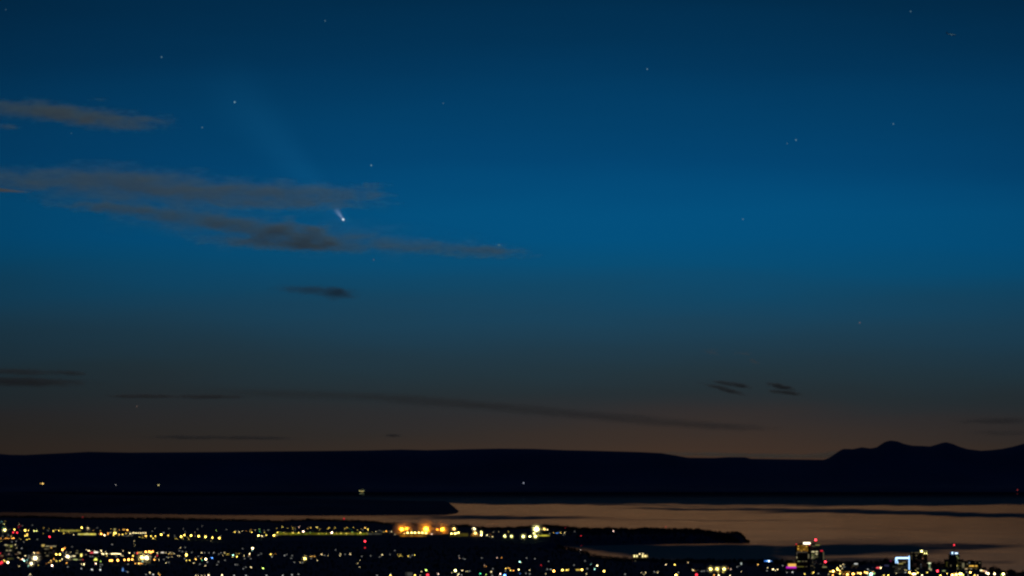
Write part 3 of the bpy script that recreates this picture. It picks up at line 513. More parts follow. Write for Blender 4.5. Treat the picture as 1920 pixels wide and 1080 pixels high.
ANCH = [(10,992,"the red coast-road lamps"),(93,1006,"the red-lit mast"),(105,1030,"the dark office block"),(150,1055,"the green-banded offices"),(180,1050,"the yellow sign pyramid"),(231,1068,"the blue light cone"),
  (270,1046,"the dazzling sports lights"),(260,999,"the row of six white lamps"),(213,1000,"the yellow-orange lamp cluster"),(370,1006,"the curved yellow lamp chain"),(350,1040,"the tall yellow suburb lamp"),(398,1046,"the blue suburb light"),
  (474,1028,"the white lamp on the dark slope"),(489,1004,"the pale runway-end lamps"),(572,1047,"the lone bright suburb lamp"),(600,1000,"the long yellow-green terminal"),(684,1015,"the twin red beacon mast"),(757,992,"the two orange floodlights"),(799,992,"the biggest orange floodlight"),
  (830,992,"the triple orange floodlights"),(888,992,"the white twin floodlight"),(854,1070,"the pale yellow street crossing"),(946,1078,"the strong blue lamp"),(1006,992,"the huge greenish floodlight"),(980,1005,"the greenish lamp chain"),(1038,1071,"the orange lamp in the trees"),
  (1090,1005,"the red mast on the point"),(1201,1043,"the lit quay building"),(1343,1067,"the row of three yellow lamps"),(1436,1052,"the blue shore light"),(1485,1060,"the magenta-edged hotel sign"),(1525,1030,"the pale-windowed tower"),(1566,1070,"the amber street"),(1632,1076,"the blue-green street light"),
  (1690,1055,"the blue neon frame"),(1722,1050,"the dark brick tower"),(1743,1060,"the mushroom-topped column"),(1790,1050,"the blue-crowned tower"),(1825,1062,"the amber-banded low block"),(1880,1074,"the far tree-lined street")]
ORD = ["first","second","third","fourth","fifth","sixth","seventh","eighth","ninth","tenth","eleventh","twelfth","thirteenth","fourteenth","fifteenth","sixteenth","seventeenth","eighteenth","nineteenth","twentieth"]
def anchor(px, py):
    i = min(range(len(ANCH)), key=lambda k: (ANCH[k][0]-px)**2 + 6*(ANCH[k][1]-py)**2)
    dy = py - ANCH[i][1]; dx = px - ANCH[i][0]
    w = "above" if dy < -7 else "below" if dy > 7 else "beside"
    w2 = "southward" if dx < 0 else "northward"
    return i, w, w2, math.hypot(dx, dy)

# buildings first: each is (px0, px1, top row, depth) and its lamps stand in front of it
BRECT = []
def zat(py, D): return HC + slope(py) * D
def building(name, label, px0, px1, ytop, D, deep, wall, wins=(), cat="building", group=None, roof=None, ledges=True, cutouts=()):
    zb = 6.0; zt = zat(ytop, D)
    x0, x1 = side(px0) * D, side(px1) * D; cx = (x0 + x1) / 2
    root = empty(name, (cx, D, zb)); tag(root, label, cat, group)
    w = (x1 - x0) / 2; h = zt - zb
    b = MB(); b.box(-w, w, 0, deep, 0, h)
    if ledges:
        n = max(2, int(h / 3.8))
        for k in range(1, n): b.box(-w - .15, w + .15, -.25, deep + .25, k * h / n - .35, k * h / n)
    b.build("wall", wall, root)
    b = MB(); b.box(-w - .4, w + .4, -.4, deep + .4, h, h + .7)
    b.box(-w * .5, w * .1, deep * .3, deep * .7, h + .7, h + 3.0)
    b.build("roof", roof or M_ROOF, root)
    for (a0, a1, b0, b1, c, s) in wins:
        wx0, wx1 = side(a0) * D - cx, side(a1) * D - cx
        wz1, wz0 = zat(b0, D) - zb, zat(b1, D) - zb
        m = MB(); m.box(wx0, wx1, -.55, -.3, wz0, wz1); m.build("window", emis(c, s), root)
    BRECT.append((px0, px1, ytop, D))
    return root, cx, zb, h
def part_box(name, root, cx, zb, D, a0, a1, b0, b1, mat, y0=-1.2, y1=-.6):
    m = MB(); m.box(side(a0)*D - cx, side(a1)*D - cx, y0, y1, zat(b1, D) - zb, zat(b0, D) - zb)
    return m.build(name, mat, root)
def beacon(root, cx, zb, D, px, py, r=1.5, s=9, col='r', pole_from=None, y=4.0):
    z = zat(py, D) - zb; x = side(px) * D - cx
    m = MB()
    z0 = (zat(pole_from, D) - zb) if pole_from else z - 4
    m.tube((x, y, z0), (x, y, z - r * .5), .45, .25, 6); a_ = m.build("antenna_pole", M_POLE, root)
    m = MB(); m.ball((0, 0, 0), r, r, r, 10, 6); o = m.build("beacon_lamp", emis(C[col], s), a_); o.location = (x, y, z)
def rows(x0, x1, y0, y1, nx, ny, cols, prob, s, gap=.35):
    L_ = []
    for j in range(ny):
        for i in range(nx):
            if random.random() > prob: continue
            dx = (x1 - x0) / nx; dy = (y1 - y0) / ny
            L_.append((x0 + dx*(i + gap/2), x0 + dx*(i + 1 - gap/2), y0 + dy*(j + .2), y0 + dy*(j + .75), random.choice(cols), round(s * random.choice((.5, .8, 1, 1.5)), 3)))
    return L_
amb = (1, .55, .08); wy = (1, .85, .45); gy = (.75, .85, .3); olive = (.8, .72, .12)
# --- towers on the right
D = 9150
b = building("office_tower", "tower with an amber glowing top storey and a white sign on its roof edge", 1493, 1517, 1021, D, 30, M_DARKWALL,
  rows(1494.5, 1515, 1022, 1034, 8, 5, [(1, .42, .03), (1, .5, .06)], .96, .24, .12) + [(1495.5,1497.5,1028,1030,amb,1.6),(1506,1510,1030,1031,amb,1.6),(1511,1513,1023.5,1025,amb,1.2),(1496,1497.5,1023,1025,amb,1.0),(1502,1503.5,1032,1034,amb,.6),  # amber floodlight on the facade imitated by glowing window panels
  (1493.3,1514,1034.6,1036,(.6,.5,.4),.10),(1493.2,1494.4,1036.2,1040,(.7,.6,.45),.14),(1493,1494.4,1043.5,1047,wy,.45),(1495,1500,1052,1053,gy,.42),(1503,1507,1052,1053,wy,.16),(1509,1513,1052,1053,wy,.16),(1492.8,1507,1062,1063,olive,.2),(1510,1513,1062,1063,wy,.1),(1515,1516.6,1039,1047,wy,.20)])
part_box("roof_sign", b[0], b[1], b[2], D, 1506.3, 1519.2, 1017, 1020.4, emis((1, .86, .62), 3.2), 2, 3)
beacon(b[0], b[1], b[2], D, 1493.2, 1020.5, 1.6, 1.6); beacon(b[0], b[1], b[2], D, 1518, 1022, 1.5, 1.2)
D = 9200
b = building("office_tower", "slim tower with rows of yellow-green lit windows below a red rooftop beacon", 1518, 1538, 1020.5, D, 34, M_CONC,
  rows(1521, 1533.5, 1034.5, 1048, 4, 6, [gy, wy], .75, .24) + [(1521.5,1527,1033.7,1035,wy,1.1),(1529,1533,1033.7,1035,wy,1.2),(1529.5,1532.5,1038,1039.8,wy,.9),(1521.5,1524.5,1044,1045,wy,.5),(1521,1523,1046,1047.6,wy,.3),(1528.5,1537,1021.2,1022.6,(.8,.75,.25),.35),(1522,1528,1024,1024.8,wy,.12),(1521,1524,1022,1023,wy,.1)] + rows(1519, 1537, 1050, 1078, 6, 9, [wy, (.5,.5,.5)], .35, .05))
beacon(b[0], b[1], b[2], D, 1529.3, 1012.3, 2.2, 10, 'r', 1020.5)
D = 9250
b = building("office_tower", "narrow grey tower capped by a round red light beside the pale-windowed tower", 1537.5, 1545, 1034.5, D, 20, M_CONC,
  [(1543.2,1544.3,1035,1050,wy,.14),(1536.8,1538.5,1056,1058,wy,.18)])
m = MB(); m.ball((side(1540.3)*D-b[1], 8, zat(1033.6, D)-b[2]), 4.6, 4.6, 3.0, 12, 7); m.build("red_dome_light", emis((1,.03,.06), .75), b[0])
D = 9100
b = building("office_building", "low dark block with a red beacon and a thin yellow light line under it", 1540.5, 1551, 1060, D, 24, M_DARKWALL, [(1541.5,1549.5,1062.6,1063.8,(.85,.75,.3),.45),(1543,1544.2,1058,1061,wy,.12)])
beacon(b[0], b[1], b[2], D, 1547.5, 1053.3, 2.2, 9, 'r', 1060)
D = 9050
b = building("hotel_building", "low hotel block carrying a yellow sign panel over a magenta light strip", 1472, 1493, 1066, D, 26, M_CONC, rows(1474, 1492, 1067, 1079, 6, 3, [(.5,.45,.4)], .4, .06))
part_box("sign_panel", b[0], b[1], b[2], D, 1477.3, 1492.2, 1057, 1062, emis((1, .56, .10), .95), 1, 2.5)
part_box("light_strip", b[0], b[1], b[2], D, 1474, 1492.5, 1062.3, 1065.8, emis((.75, .02, .72), .75), .2, 1.4)
D = 9300
b = building("neon_framed_building", "grey block with a bright blue neon frame standing on its roof edge", 1677, 1705.5, 1058, D, 30, M_CONC, [])
for nm, pts in (("neon_tube", [(1679,1060,1679,1046)]), ("neon_tube", [(1679,1046.2,1704,1046.2)]), ("neon_tube", [(1680,1047,1683.5,1057)]), ("neon_tube", [(1704,1042,1704,1069)])):
    for (a0, b0, a1, b1) in pts:
        m = MB(); rr = 1.5 if b0 == b1 else 1.0
        m.tube((side(a0)*D-b[1], -2.5, zat(b0, D)-b[2]), (side(a1)*D-b[1], -2.5, zat(b1, D)-b[2]), rr, rr, 8); m.build(nm, emis((.36, .62, 1), 4.2 if b0 == b1 else 2.6), b[0])
m = MB(); m.ball((side(1682.5)*D-b[1], -3, zat(1056.5, D)-b[2]), 2, 2, 1.8, 10, 6); m.build("neon_lamp", emis((.6, .75, 1), 3), b[0])
m = MB()
for a0, a1 in ((1678.4, 1679.6), (1703.4, 1704.6)): m.box(side(a0)*D-b[1], side(a1)*D-b[1], -1.4, -.6, zat(1070, D)-b[2], zat(1044.5, D)-b[2])
m.box(side(1678)*D-b[1], side(1705)*D-b[1], -1.4, 2, zat(1048, D)-b[2], zat(1045.5, D)-b[2]); m.build("roof_frame", M_DARKWALL, b[0])
D = 9000
b = building("apartment_building", "plain tan block with two yellow roof light lines, before the blue neon frame", 1671, 1698, 1058.5, D, 22, M_TAN, rows(1673, 1697, 1061, 1079, 8, 5, [(.45,.42,.36), (.5,.45,.3)], .7, .075) + [(1683,1692.5,1056.3,1057.6,(.9,.75,.2),.55),(1691,1698,1053.7,1054.8,(.8,.62,.25),.35),(1679,1681,1074,1076,wy,.2),(1684,1688,1065,1068,wy,.1)])
m = MB(); m.box(side(1689)*D-b[1], side(1698)*D-b[1], 2, 16, b[3]+.75, zat(1054.9, D)-b[2]); m.box(side(1681)*D-b[1], side(1688.9)*D-b[1], 3, 14, b[3]+.75, zat(1057.2, D)-b[2]); m.build("rooftop_storey", M_TAN, b[0])
D = 9350
b = building("brick_tower", "dark brown brick tower with three greenish lamps on its roof corner", 1708, 1738.5, 1036.5, D, 30, M_BRICK,
  [(1707.8,1711,1035.8,1036.6,wy,.12),(1714.5,1726,1035.8,1036.6,wy,.14),(1717,1719,1040.5,1042.5,wy,.16),(1708,1709.5,1041,1043,wy,.12),(1708,1709.4,1046,1048,wy,.12),(1729,1730.6,1046,1048,(1,.5,.25),.35),(1730,1731,1041,1042.5,wy,.12),(1717,1718,1046.5,1048,wy,.06),(1725.5,1727,1057.5,1059.5,(.6,.7,.8),.16),(1725.8,1727,1062.5,1064,(.6,.7,.8),.14),(1718,1722,1065.5,1067,wy,.2)] + rows(1709, 1737, 1049, 1073, 9, 7, [(.5,.28,.22)], .4, .035))
for px, py, r, s in ((1727.5,1033.5,2.3,11),(1733,1037.5,1.1,7),(1736.8,1037.5,1.1,7),(1733,1033.5,.7,2),(1736.8,1033.7,.7,2)): beacon(b[0], b[1], b[2], D, px, py, r, s, 'e', py + 3, -2)
D = 9150
b = building("lit_column_tower", "pale green-lit mushroom-topped column between the brick tower and blue-crowned tower", 1741, 1744, 1058, D, 6, M_CONC, [(1741.4,1743.6,1058.5,1066,(.55,.85,.45),.30),(1741,1743.4,1064.5,1068,wy,.55),(1744,1746,1066.5,1069.5,wy,.6)], cat="tower", ledges=False)
m = MB(); m.tube((0, 3, b[3]+.8), (0, 3, zat(1055.2, D)-b[2]), 1.5, 4.8, 14); m.build("lit_cap", emis((.95, 1, .6), 1.3), b[0])
D = 9300
b = building("blue_crowned_tower", "dark tower with a blue-white lit crown and a red light on its mast", 1780.5, 1799, 1040, D, 28, M_DARKWALL, [(1793,1794.8,1042,1044,gy,.45),(1795,1797,1045.5,1047.3,gy,.4),(1781.5,1783,1059,1062,wy,.14),(1793.5,1795.5,1060,1062,gy,.35),(1794.8,1795.8,1064,1068,wy,.22)] + rows(1793, 1799, 1048, 1076, 3, 10, [olive, wy], .6, .05))
part_box("crown_light", b[0], b[1], b[2], D, 1784.2, 1786.2, 1035, 1038.6, emis((.5,.75,1), 3.0)); part_box("crown_light", b[0], b[1], b[2], D, 1790, 1795.2, 1036.4, 1038.3, emis((.6,.8,1), 3.0))
part_box("crown_band", b[0], b[1], b[2], D, 1781.5, 1796, 1034.8, 1039.8, emis((.03,.13,.42), .20), .2, 8)
beacon(b[0], b[1], b[2], D, 1789.2, 1022, 1.4, 4.5, 'r', 1035, 6)
D = 9400
b = building("office_building", "wide dark block wrapped behind the blue-crowned tower", 1771.5, 1806, 1049.5, D, 24, M_DARKWALL, rows(1773, 1806, 1053, 1076, 10, 7, [wy, olive], .4, .05))
D = 9200
building("stair_tower_building", "small pale block lit yellow, between the blue-crowned tower and the amber-banded block", 1803, 1808, 1054.5, D, 12, M_TAN, [(1803.5,1807.5,1055.5,1063,(.75,.66,.36),.20),(1803.5,1807.5,1063.4,1065,wy,.12)])
D = 9250
b = building("office_building", "broad dark block with a band of amber windows near its top", 1807.5, 1840, 1052.5, D, 30, M_DARKWALL,
  [(1816.5,1820.8,1060.4,1062,amb,1.4),(1821.2,1825.6,1060.4,1062,amb,1.6),(1827.8,1832,1060.4,1062,amb,1.4),(1812,1833,1064,1065.2,(.5,.3,.05),.16),(1808.5,1813.5,1065.8,1067.6,(1,.7,.35),.6),(1818,1822,1065.8,1067.4,(.8,.75,.6),.3),(1828,1831,1066.3,1067.3,wy,.12),(1812.5,1814,1056.5,1059,wy,.14),(1816,1818,1054,1056.2,(.6,.65,.75),.22),(1828,1829,1053.8,1055.5,wy,.12),(1835,1837.5,1054.8,1056,wy,.18)])
D = 9500
b = building("warehouse", "low shed with a red sign strip and lit white corner post", 1630, 1671, 1067, D, 24, M_CONC, [(1642.5,1649,1063.6,1065.6,(1,.10,.12),1.5),(1653.6,1656,1066,1076,wy,.55),(1659,1671,1068.4,1069.6,wy,.4),(1634,1637,1064,1068,(.2,.25,.6),.12)])
building("office_building", "dim block with a violet-blue lit wall beside a red neon storey", 1656, 1671, 1058, 9700, 18, M_CONC, [(1657.5,1666,1059,1066,(.28,.30,.75),.075),(1668,1671,1050.5,1053,(.7,.02,.3),.14)])
building("office_building", "low dark block with a tilted white roof light by the amber street", 1594, 1610, 1056, 9500, 20, M_DARKWALL, [(1601.3,1607.6,1056.4,1058,(.9,.92,.85),1.0)] + rows(1595, 1609, 1059, 1074, 5, 4, [(.5,.3,.2), wy], .5, .06))
building("apartment_building", "long low block with orange lit ground floor windows on the amber street", 1553, 1594, 1069, 9000, 18, M_BRICK, rows(1555, 1593, 1071, 1079, 14, 2, [(1,.45,.06),(1,.6,.15)], .7, .5))
building("shop_building", "low shop row glowing amber under the dark tree line", 1606, 1630, 1071, 8950, 16, M_BRICK, rows(1607, 1629, 1073, 1079.5, 8, 2, [(1,.5,.08)], .6, .35))
building("shop_building", "low shop row with a slanted pink and white light line beside the big tree", 1836, 1856, 1071, 8900, 14, M_BRICK, [(1837,1841,1068.6,1070.6,wy,2.2),(1841,1845,1069.6,1071.2,(1,.6,.2),1.6),(1845,1849.5,1070.4,1071.8,(1,.5,.5),1.2),(1849,1854,1074,1076.4,wy,1.5)])
building("shop_building", "long amber-lit arcade at the foot of the blue-crowned tower", 1782, 1808, 1074, 8800, 14, M_BRICK, rows(1783, 1807, 1075.5, 1080, 10, 1, [(1,.5,.08),(1,.65,.2)], .95, 1.0) + [(1766,1772,1069.5,1071,gy,.5)])
building("office_building", "low block with a bright slot of yellow windows near the blue shore light", 1402, 1420, 1070.3, 9500, 16, M_CONC, [(1403.8,1417.6,1070.6,1072.4,(1,.85,.25),3.0),(1411,1424,1077.8,1080,(1,.85,.35),.8),(1386,1402,1067,1068,wy,.05)])
building("church_spire", "slender white-lit spire rising above the trees near the three yellow lamps", 1388.6, 1390.6, 1055, 9900, 4, M_CONC, [(1388.6,1390.4,1054.8,1060.5,(.8,.95,.85),.8)], cat="church", ledges=False)
building("office_building", "wide low block with dim yellow windows at the foot of the three yellow lamps", 1282, 1296, 1076, 9000, 14, M_CONC, [(1283.5,1287,1077.5,1080,wy,.5),(1288,1293,1077.5,1080,wy,.45)])
building("house", "long house with a small yellow lit porch above the three yellow lamps", 1302, 1312, 1055.5, 10050, 9, M_HOUSE, [(1304,1309.4,1056.6,1058.2,(.9,.7,.25),.5)])
# --- the lit building on the quay
D = 10380
b = building("quay_building", "brown quay building with lit yellow bays along its top, standing at the water's edge", 1186.5, 1214.5, 1040, D, 26, M_BRICK,
  [(1188,1190.6,1040.6,1044.6,Cy,s_) for Cy, s_ in [((1,.85,.35),2.0)]] + [(1192.8,1195.4,1040.8,1044.4,(1,.85,.35),1.8),(1203.8,1206,1040.4,1044.8,(1,.85,.35),2.0),(1208,1211.4,1040.8,1044.4,(1,.8,.3),1.8),(1212.2,1213.8,1041,1044,(1,.8,.3),1.0),(1190.5,1192,1051,1053,wy,.14),(1187,1214,1045.2,1046,(.6,.45,.15),.10)] )
for px, py, r, s in ((1199.4,1039.6,2.3,4),(1205.3,1038.6,1.5,3)): beacon(b[0], b[1], b[2], D, px, py, r, s, 'w', 1041, 4)
# --- left: offices along the coast
D = 10600
b = building("office_building", "dark office block with pale roof edge and brown floodlit side wall", 80.5, 107.5, 1023, D, 40, M_DARKWALL,
  [(86,92,1023.6,1024.7,wy,.5),(92.5,98,1023.6,1024.7,(.9,.7,.45),.4),(98.5,105.5,1023.6,1024.7,wy,.5),(83.5,89.5,1028.6,1029.8,wy,.20),(90.5,93,1028.4,1029.6,wy,.14),(95,98,1025.8,1027.6,(1,.55,.1),1.0),(84,86.5,1036,1037.4,wy,.14),(92,93,1035.5,1037.5,wy,.10),(96.5,97.3,1035.5,1037,wy,.08),(86.5,91.5,1041.4,1042.6,(.9,.75,.4),.32),(100.5,101.5,1031,1037,(.4,.3,.6),.06),(83,86,1056,1057,(.6,.8,.8),.2)] + rows(82, 106, 1030, 1056, 8, 8, [(.4,.38,.4)], .3, .03))
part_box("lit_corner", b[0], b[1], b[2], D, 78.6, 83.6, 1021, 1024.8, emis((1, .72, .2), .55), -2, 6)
part_box("side_wall", b[0], b[1], b[2], D, 71, 80.4, 1031, 1058, M_TAN, 1, 30); BRECT.append((71, 80.5, 1031, D))
part_box("window", b[0], b[1], b[2], D, 68.4, 73.6, 1035.8, 1037.6, emis((1,.52,.15), 1.0), -.5, -.2); part_box("window", b[0], b[1], b[2], D, 67, 73.2, 1055, 1056.8, emis((.85,.8,.3), .5), -.5, -.2)
m = MB(); m.ball((side(75.5)*D-b[1], -14, zat(1049, D)-b[2]), 1.2, 1.2, 1.2, 8, 6); m.build("wall_floodlight", emis((1,.6,.25), 9), b[0])
b = building("office_building", "older office block with uneven yellow window rows near the edge of the city", 6, 34, 1020.5, 11000, 30, M_CONC,
  [(9,12.5,1021,1022.6,wy,.7),(12.8,15.8,1021.6,1023,(.9,.8,.25),.7),(18,20.5,1022,1023.2,(.8,.75,.2),.4),(21,25.6,1021.8,1022.9,(.8,.75,.25),.35),(19.8,23,1023.8,1025.4,(.85,.8,.15),.7),(11.8,15,1031.4,1032.8,wy,.5),(17.2,21.8,1031.4,1032.8,wy,.45),(15.5,18.5,1038,1040,(.9,.55,.4),.35),(17,19,1026.5,1028,wy,.14)] + rows(8, 33, 1021, 1050, 8, 8, [(.6,.5,.15),(.5,.45,.4)], .45, .06))
building("office_building", "lower dark block with two slanted window lines beside the older office block", 28, 42, 1033.5, 10900, 18, M_DARKWALL, [(34,37,1035,1036.4,(.9,.7,.4),.5),(37,39,1036,1038,(.9,.75,.4),.5),(28.5,35,1038.5,1039.8,(.8,.5,.3),.16)])
building("apartment_building", "low block at the photo edge with a dull orange window row", -2, 8, 1040, 10700, 16, M_BRICK, [(1,7,1041.4,1042.8,(.9,.5,.25),.3)] + rows(-1, 8, 1044, 1056, 4, 3, [(.8,.1,.1)], .5, .1))
b = building("domed_hall", "rounded hall glowing olive yellow beside a bright white lamp", 14, 27, 1050, 10500, 20, M_TAN, rows(14.5, 26.5, 1046, 1053, 7, 3, [olive, (.85,.85,.25)], .9, .16), ledges=False)
m = MB(); m.ball((0, 10, b[3]), 11, 9, 9, 14, 8); m.build("dome", M_TAN, b[0], True)
building("office_building", "block with stacked green-yellow lit storeys beside the dark office block", 128, 156, 1046.5, 10500, 24, M_CONC,
  [(137.8,145.6,1048.4,1050,gy,.9),(137.8,145.6,1051.5,1053,gy,.8),(137,146,1054.6,1056.2,(.85,.95,.2),1.1),(137.8,145.5,1057.4,1059.4,(.85,.95,.2),1.1),(128.5,135.5,1048.8,1050,wy,.25),(128.8,135.4,1055,1056.2,(.8,.85,.4),.4),(128.8,135,1057.4,1059,(1,.95,.5),1.3),(147.5,155,1048.8,1050,wy,.2),(146,153,1054,1055.2,gy,.14),(147,151,1051,1052.2,(.3,.8,.7),.2)])
building("office_building", "low block with a white window row above the stacked green storeys", 117, 150, 1042, 10750, 20, M_CONC, [(129.5,134.6,1042.8,1044.6,(1,.95,.6),1.5),(136,141.8,1041.8,1043.4,wy,1.6),(142.2,146.8,1036.4,1037.6,wy,.35),(143.5,146.8,1032,1033.4,(.8,.7,.3),.2),(120.5,125.5,1050.2,1051.8,wy,1.0),(151.4,154.4,1038.5,1043.6,(1,.85,.2),2.0),(148,150.5,1048,1050,wy,.2)])
building("shop_building", "yellow-lit stepped sign pyramid over a red band, brightest sign of the suburb", 175, 186, 1053, 10400, 10, M_CONC, [(175.5,184.5,1050.6,1052.6,(1,.92,.12),1.6),(177,183,1048.4,1050.4,(1,.95,.15),1.6),(178.6,181.6,1046.2,1048.2,(.9,1,.2),1.2),(176.5,186,1053,1055,(1,.08,.05),1.0)], cat="shop sign")
building("shop_building", "low shop with a red and a long white sign strip at the forest edge", 168, 186, 1034, 10950, 12, M_CONC, [(169.3,175.4,1035,1037.4,(1,.07,.10),.9),(176.4,184,1034.4,1036.6,(1,.9,.75),1.8),(160,163,1039.5,1040.5,wy,.3)])
building("shop_building", "small shop with a white facade row next to the dazzling sports lights", 301, 310, 1034, 11000, 10, M_CONC, [(302,307.8,1035.2,1036.8,(1,.88,.7),1.2)])
# low lit blocks by the airport, some imitating lamp-lit ground
def long_lit_block(name, label, px0, px1, y0, y1, cols, s, step, wall=M_TAN, lo=.4, hl=None):
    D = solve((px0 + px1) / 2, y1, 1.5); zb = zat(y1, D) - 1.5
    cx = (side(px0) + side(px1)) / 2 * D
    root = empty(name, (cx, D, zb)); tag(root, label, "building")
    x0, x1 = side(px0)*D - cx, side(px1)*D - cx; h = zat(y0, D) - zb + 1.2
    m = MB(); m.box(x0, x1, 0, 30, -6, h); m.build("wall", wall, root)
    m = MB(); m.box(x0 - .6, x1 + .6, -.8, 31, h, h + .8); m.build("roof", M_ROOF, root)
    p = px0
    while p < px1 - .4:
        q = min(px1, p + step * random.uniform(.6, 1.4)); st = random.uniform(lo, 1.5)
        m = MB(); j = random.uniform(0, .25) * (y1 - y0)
        m.box(side(p)*D - cx, side(q)*D - cx - .3, -.5, -.2, zat(y1, D) - zb + .2, zat(y0 + j, D) - zb); m.build("window", emis(random.choice(cols), round(s * st, 3)), root)  # on the stand-in blocks these are glow panels imitating lit road or ground
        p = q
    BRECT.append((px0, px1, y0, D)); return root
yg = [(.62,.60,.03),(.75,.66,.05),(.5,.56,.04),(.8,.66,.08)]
long_lit_block("terminal_building", "very long low terminal with a dim yellow-green window front", 517, 690, 998.6, 1002.6, yg, .20, 5)  # lamp-lit road imitated by glowing panels on an added block
long_lit_block("terminal_building", "short dim grey-green end hall of the long terminal", 690.5, 716, 999, 1002.6, [(.45,.45,.22),(.4,.4,.3)], .11, 5)  # end of the same lit road, also made of glowing panels
long_lit_block("terminal_building", "yellow-lit hall below a bright lamp on the city's far side", 112, 150, 993, 996.6, [(.75,.65,.08),(.85,.75,.15)], .30, 4)
long_lit_block("terminal_building", "brighter yellow-lit shed just in front of the yellow-lit hall", 146.5, 180, 1000, 1003, [(1,.85,.12),(1,.9,.25)], .75, 3, lo=.6)
long_lit_block("cargo_shed", "shed with an olive lit front between the orange and white floodlights", 843, 878, 999.5, 1005.5, [(.6,.42,.05),(.5,.4,.06)], .11, 6)  # floodlit ground imitated by the glowing front of an added block
long_lit_block("cargo_shed", "orange-lit apron shed below the biggest orange floodlight", 750, 800, 1002.4, 1006, [(1,.36,.02),(.9,.4,.04)], .26, 5)  # orange light on the ground imitated by glowing panels
long_lit_block("cargo_shed", "shed with a sharp yellow light line reaching from the huge greenish floodlight", 1005, 1030.5, 1003, 1005.2, [(.95,.85,.08)], .6, 4, lo=.7)
long_lit_block("cargo_shed", "orange-lit shed under the twin white floodlight", 882, 900, 1002, 1006, [(.9,.42,.05)], .22, 4)
long_lit_block("shop_building", "shop row with a yellow awning light near the lone orange lamp", 1080, 1093, 1067.2, 1069.4, [(1,.5,.08),(1,.7,.12)], .9, 3, M_CONC)
long_lit_block("apartment_building", "pale grey block with a white lit roof edge at the foot of the dark slope", 760, 774, 1072, 1080, [(.30,.30,.26)], .12, 4, M_CONC)
long_lit_block("shop_building", "low shop with orange roof lights on the distant airport road", 230, 235, 992, 993.8, [(1,.5,.1)], 1.2, 2.5, M_CONC)
long_lit_block("shop_building", "low shop with a yellow window above the yellow-orange lamp cluster", 213.5, 218, 991.4, 993, [(1,.85,.3)], .8, 2.2, M_CONC)

# ------------------------------------------------------------------ lamps and houses
LAMPS = []
for ti, s_ in enumerate(T):
    for e in s_.split(";"):
        e = e.strip()
        if not e: continue
        x, y, c, z = e.split(); LAMPS.append((160 * ti + float(x) / 9, 960 + float(y) / 9, c, float(z)))
_lm = {}
def lamp_mesh(c, s, hgt):
    k = (c, s, hgt)
    if k in _lm: return _lm[k]
    b = MB(); r = RAD[s]
    b.tube((0, .3, -hgt), (0, .3, -.2), .16, .09, 6, 0); b.tube((0, .3, -.2), (0, -.2, .15), .08, .07, 6, 0)
    b.ball((0, 0, 0), r, r, r * .85, 10, 6, 1)
    me = bpy.data.meshes.new("street_lamp"); me.from_pydata(b.v, [], b.f); me.materials.append(M_POLE); me.materials.append(emis(C[c], STR[s])); me.polygons.foreach_set("material_index", b.m); me.update()
    _lm[k] = me; return me
hb = MB(); hb.box(-5, 5, 0, 8, 0, 4.5); hb.add([(-5,0,4.5),(5,0,4.5),(5,8,4.5),(-5,8,4.5),(-5,4,7),(5,4,7)], [(0,4,3),(1,2,5)])
house_wall = hb.build("wall", M_HOUSE); bpy.data.objects.remove(house_wall); WALL_ME = bpy.data.meshes["wall"] if "wall" in bpy.data.meshes and len(bpy.data.meshes["wall"].vertices) == 14 else [m for m in bpy.data.meshes if m.name.startswith("wall") and len(m.vertices) == 14][0]
hr = MB(); hr.add([(-5.6,-.6,4.2),(5.6,-.6,4.2),(5.6,4,7.3),(-5.6,4,7.3),(-5.6,-.6,3.95),(5.6,-.6,3.95),(5.6,4,7.05),(-5.6,4,7.05)], [(0,1,2,3),(4,7,6,5),(0,4,5,1),(1,5,6,2),(3,2,6,7),(0,3,7,4)])
hr.add([(-5.6,8.6,4.2),(5.6,8.6,4.2),(5.6,4,7.3),(-5.6,4,7.3),(-5.6,8.6,3.95),(5.6,8.6,3.95),(5.6,4,7.05),(-5.6,4,7.05)], [(3,2,1,0),(5,6,7,4),(1,5,4,0),(2,6,5,1),(7,6,2,3),(4,7,3,0)])
hr.box(2.5, 3.3, 4.5, 5.3, 6.4, 8.2)
o = hr.build("roof", M_ROOF); ROOF_ME = o.data; bpy.data.objects.remove(o)
WIN_ME = {}
def house(px, py, s):
    D = solve(px, py, 2.4)
    if D is None: return None
    r = empty("house", (side(px)*D, D, zat(py, D) - 2.4), 0)
    for nm, me in (("wall", WALL_ME), ("roof", ROOF_ME)):
        o = bpy.data.objects.new(nm, me); COL.objects.link(o); o.parent = r
    if s not in WIN_ME:
        w = {1: .8, 1.5: 1.0, 2: 1.25, 3: 1.6}.get(s, 1.0)
        m = MB(); m.box(-w, w, -.3, -.1, 2.4 - .9, 2.4 + .9); o = m.build("window", emis((.85, .86, .80), {1: .85, 1.5: 1.4, 2: 2.2}.get(s, 3))); WIN_ME[s] = o.data
    else: o = bpy.data.objects.new("window", WIN_ME[s]); COL.objects.link(o)
    o.parent = r
    return r, D
made = []
_halo_mats = {}
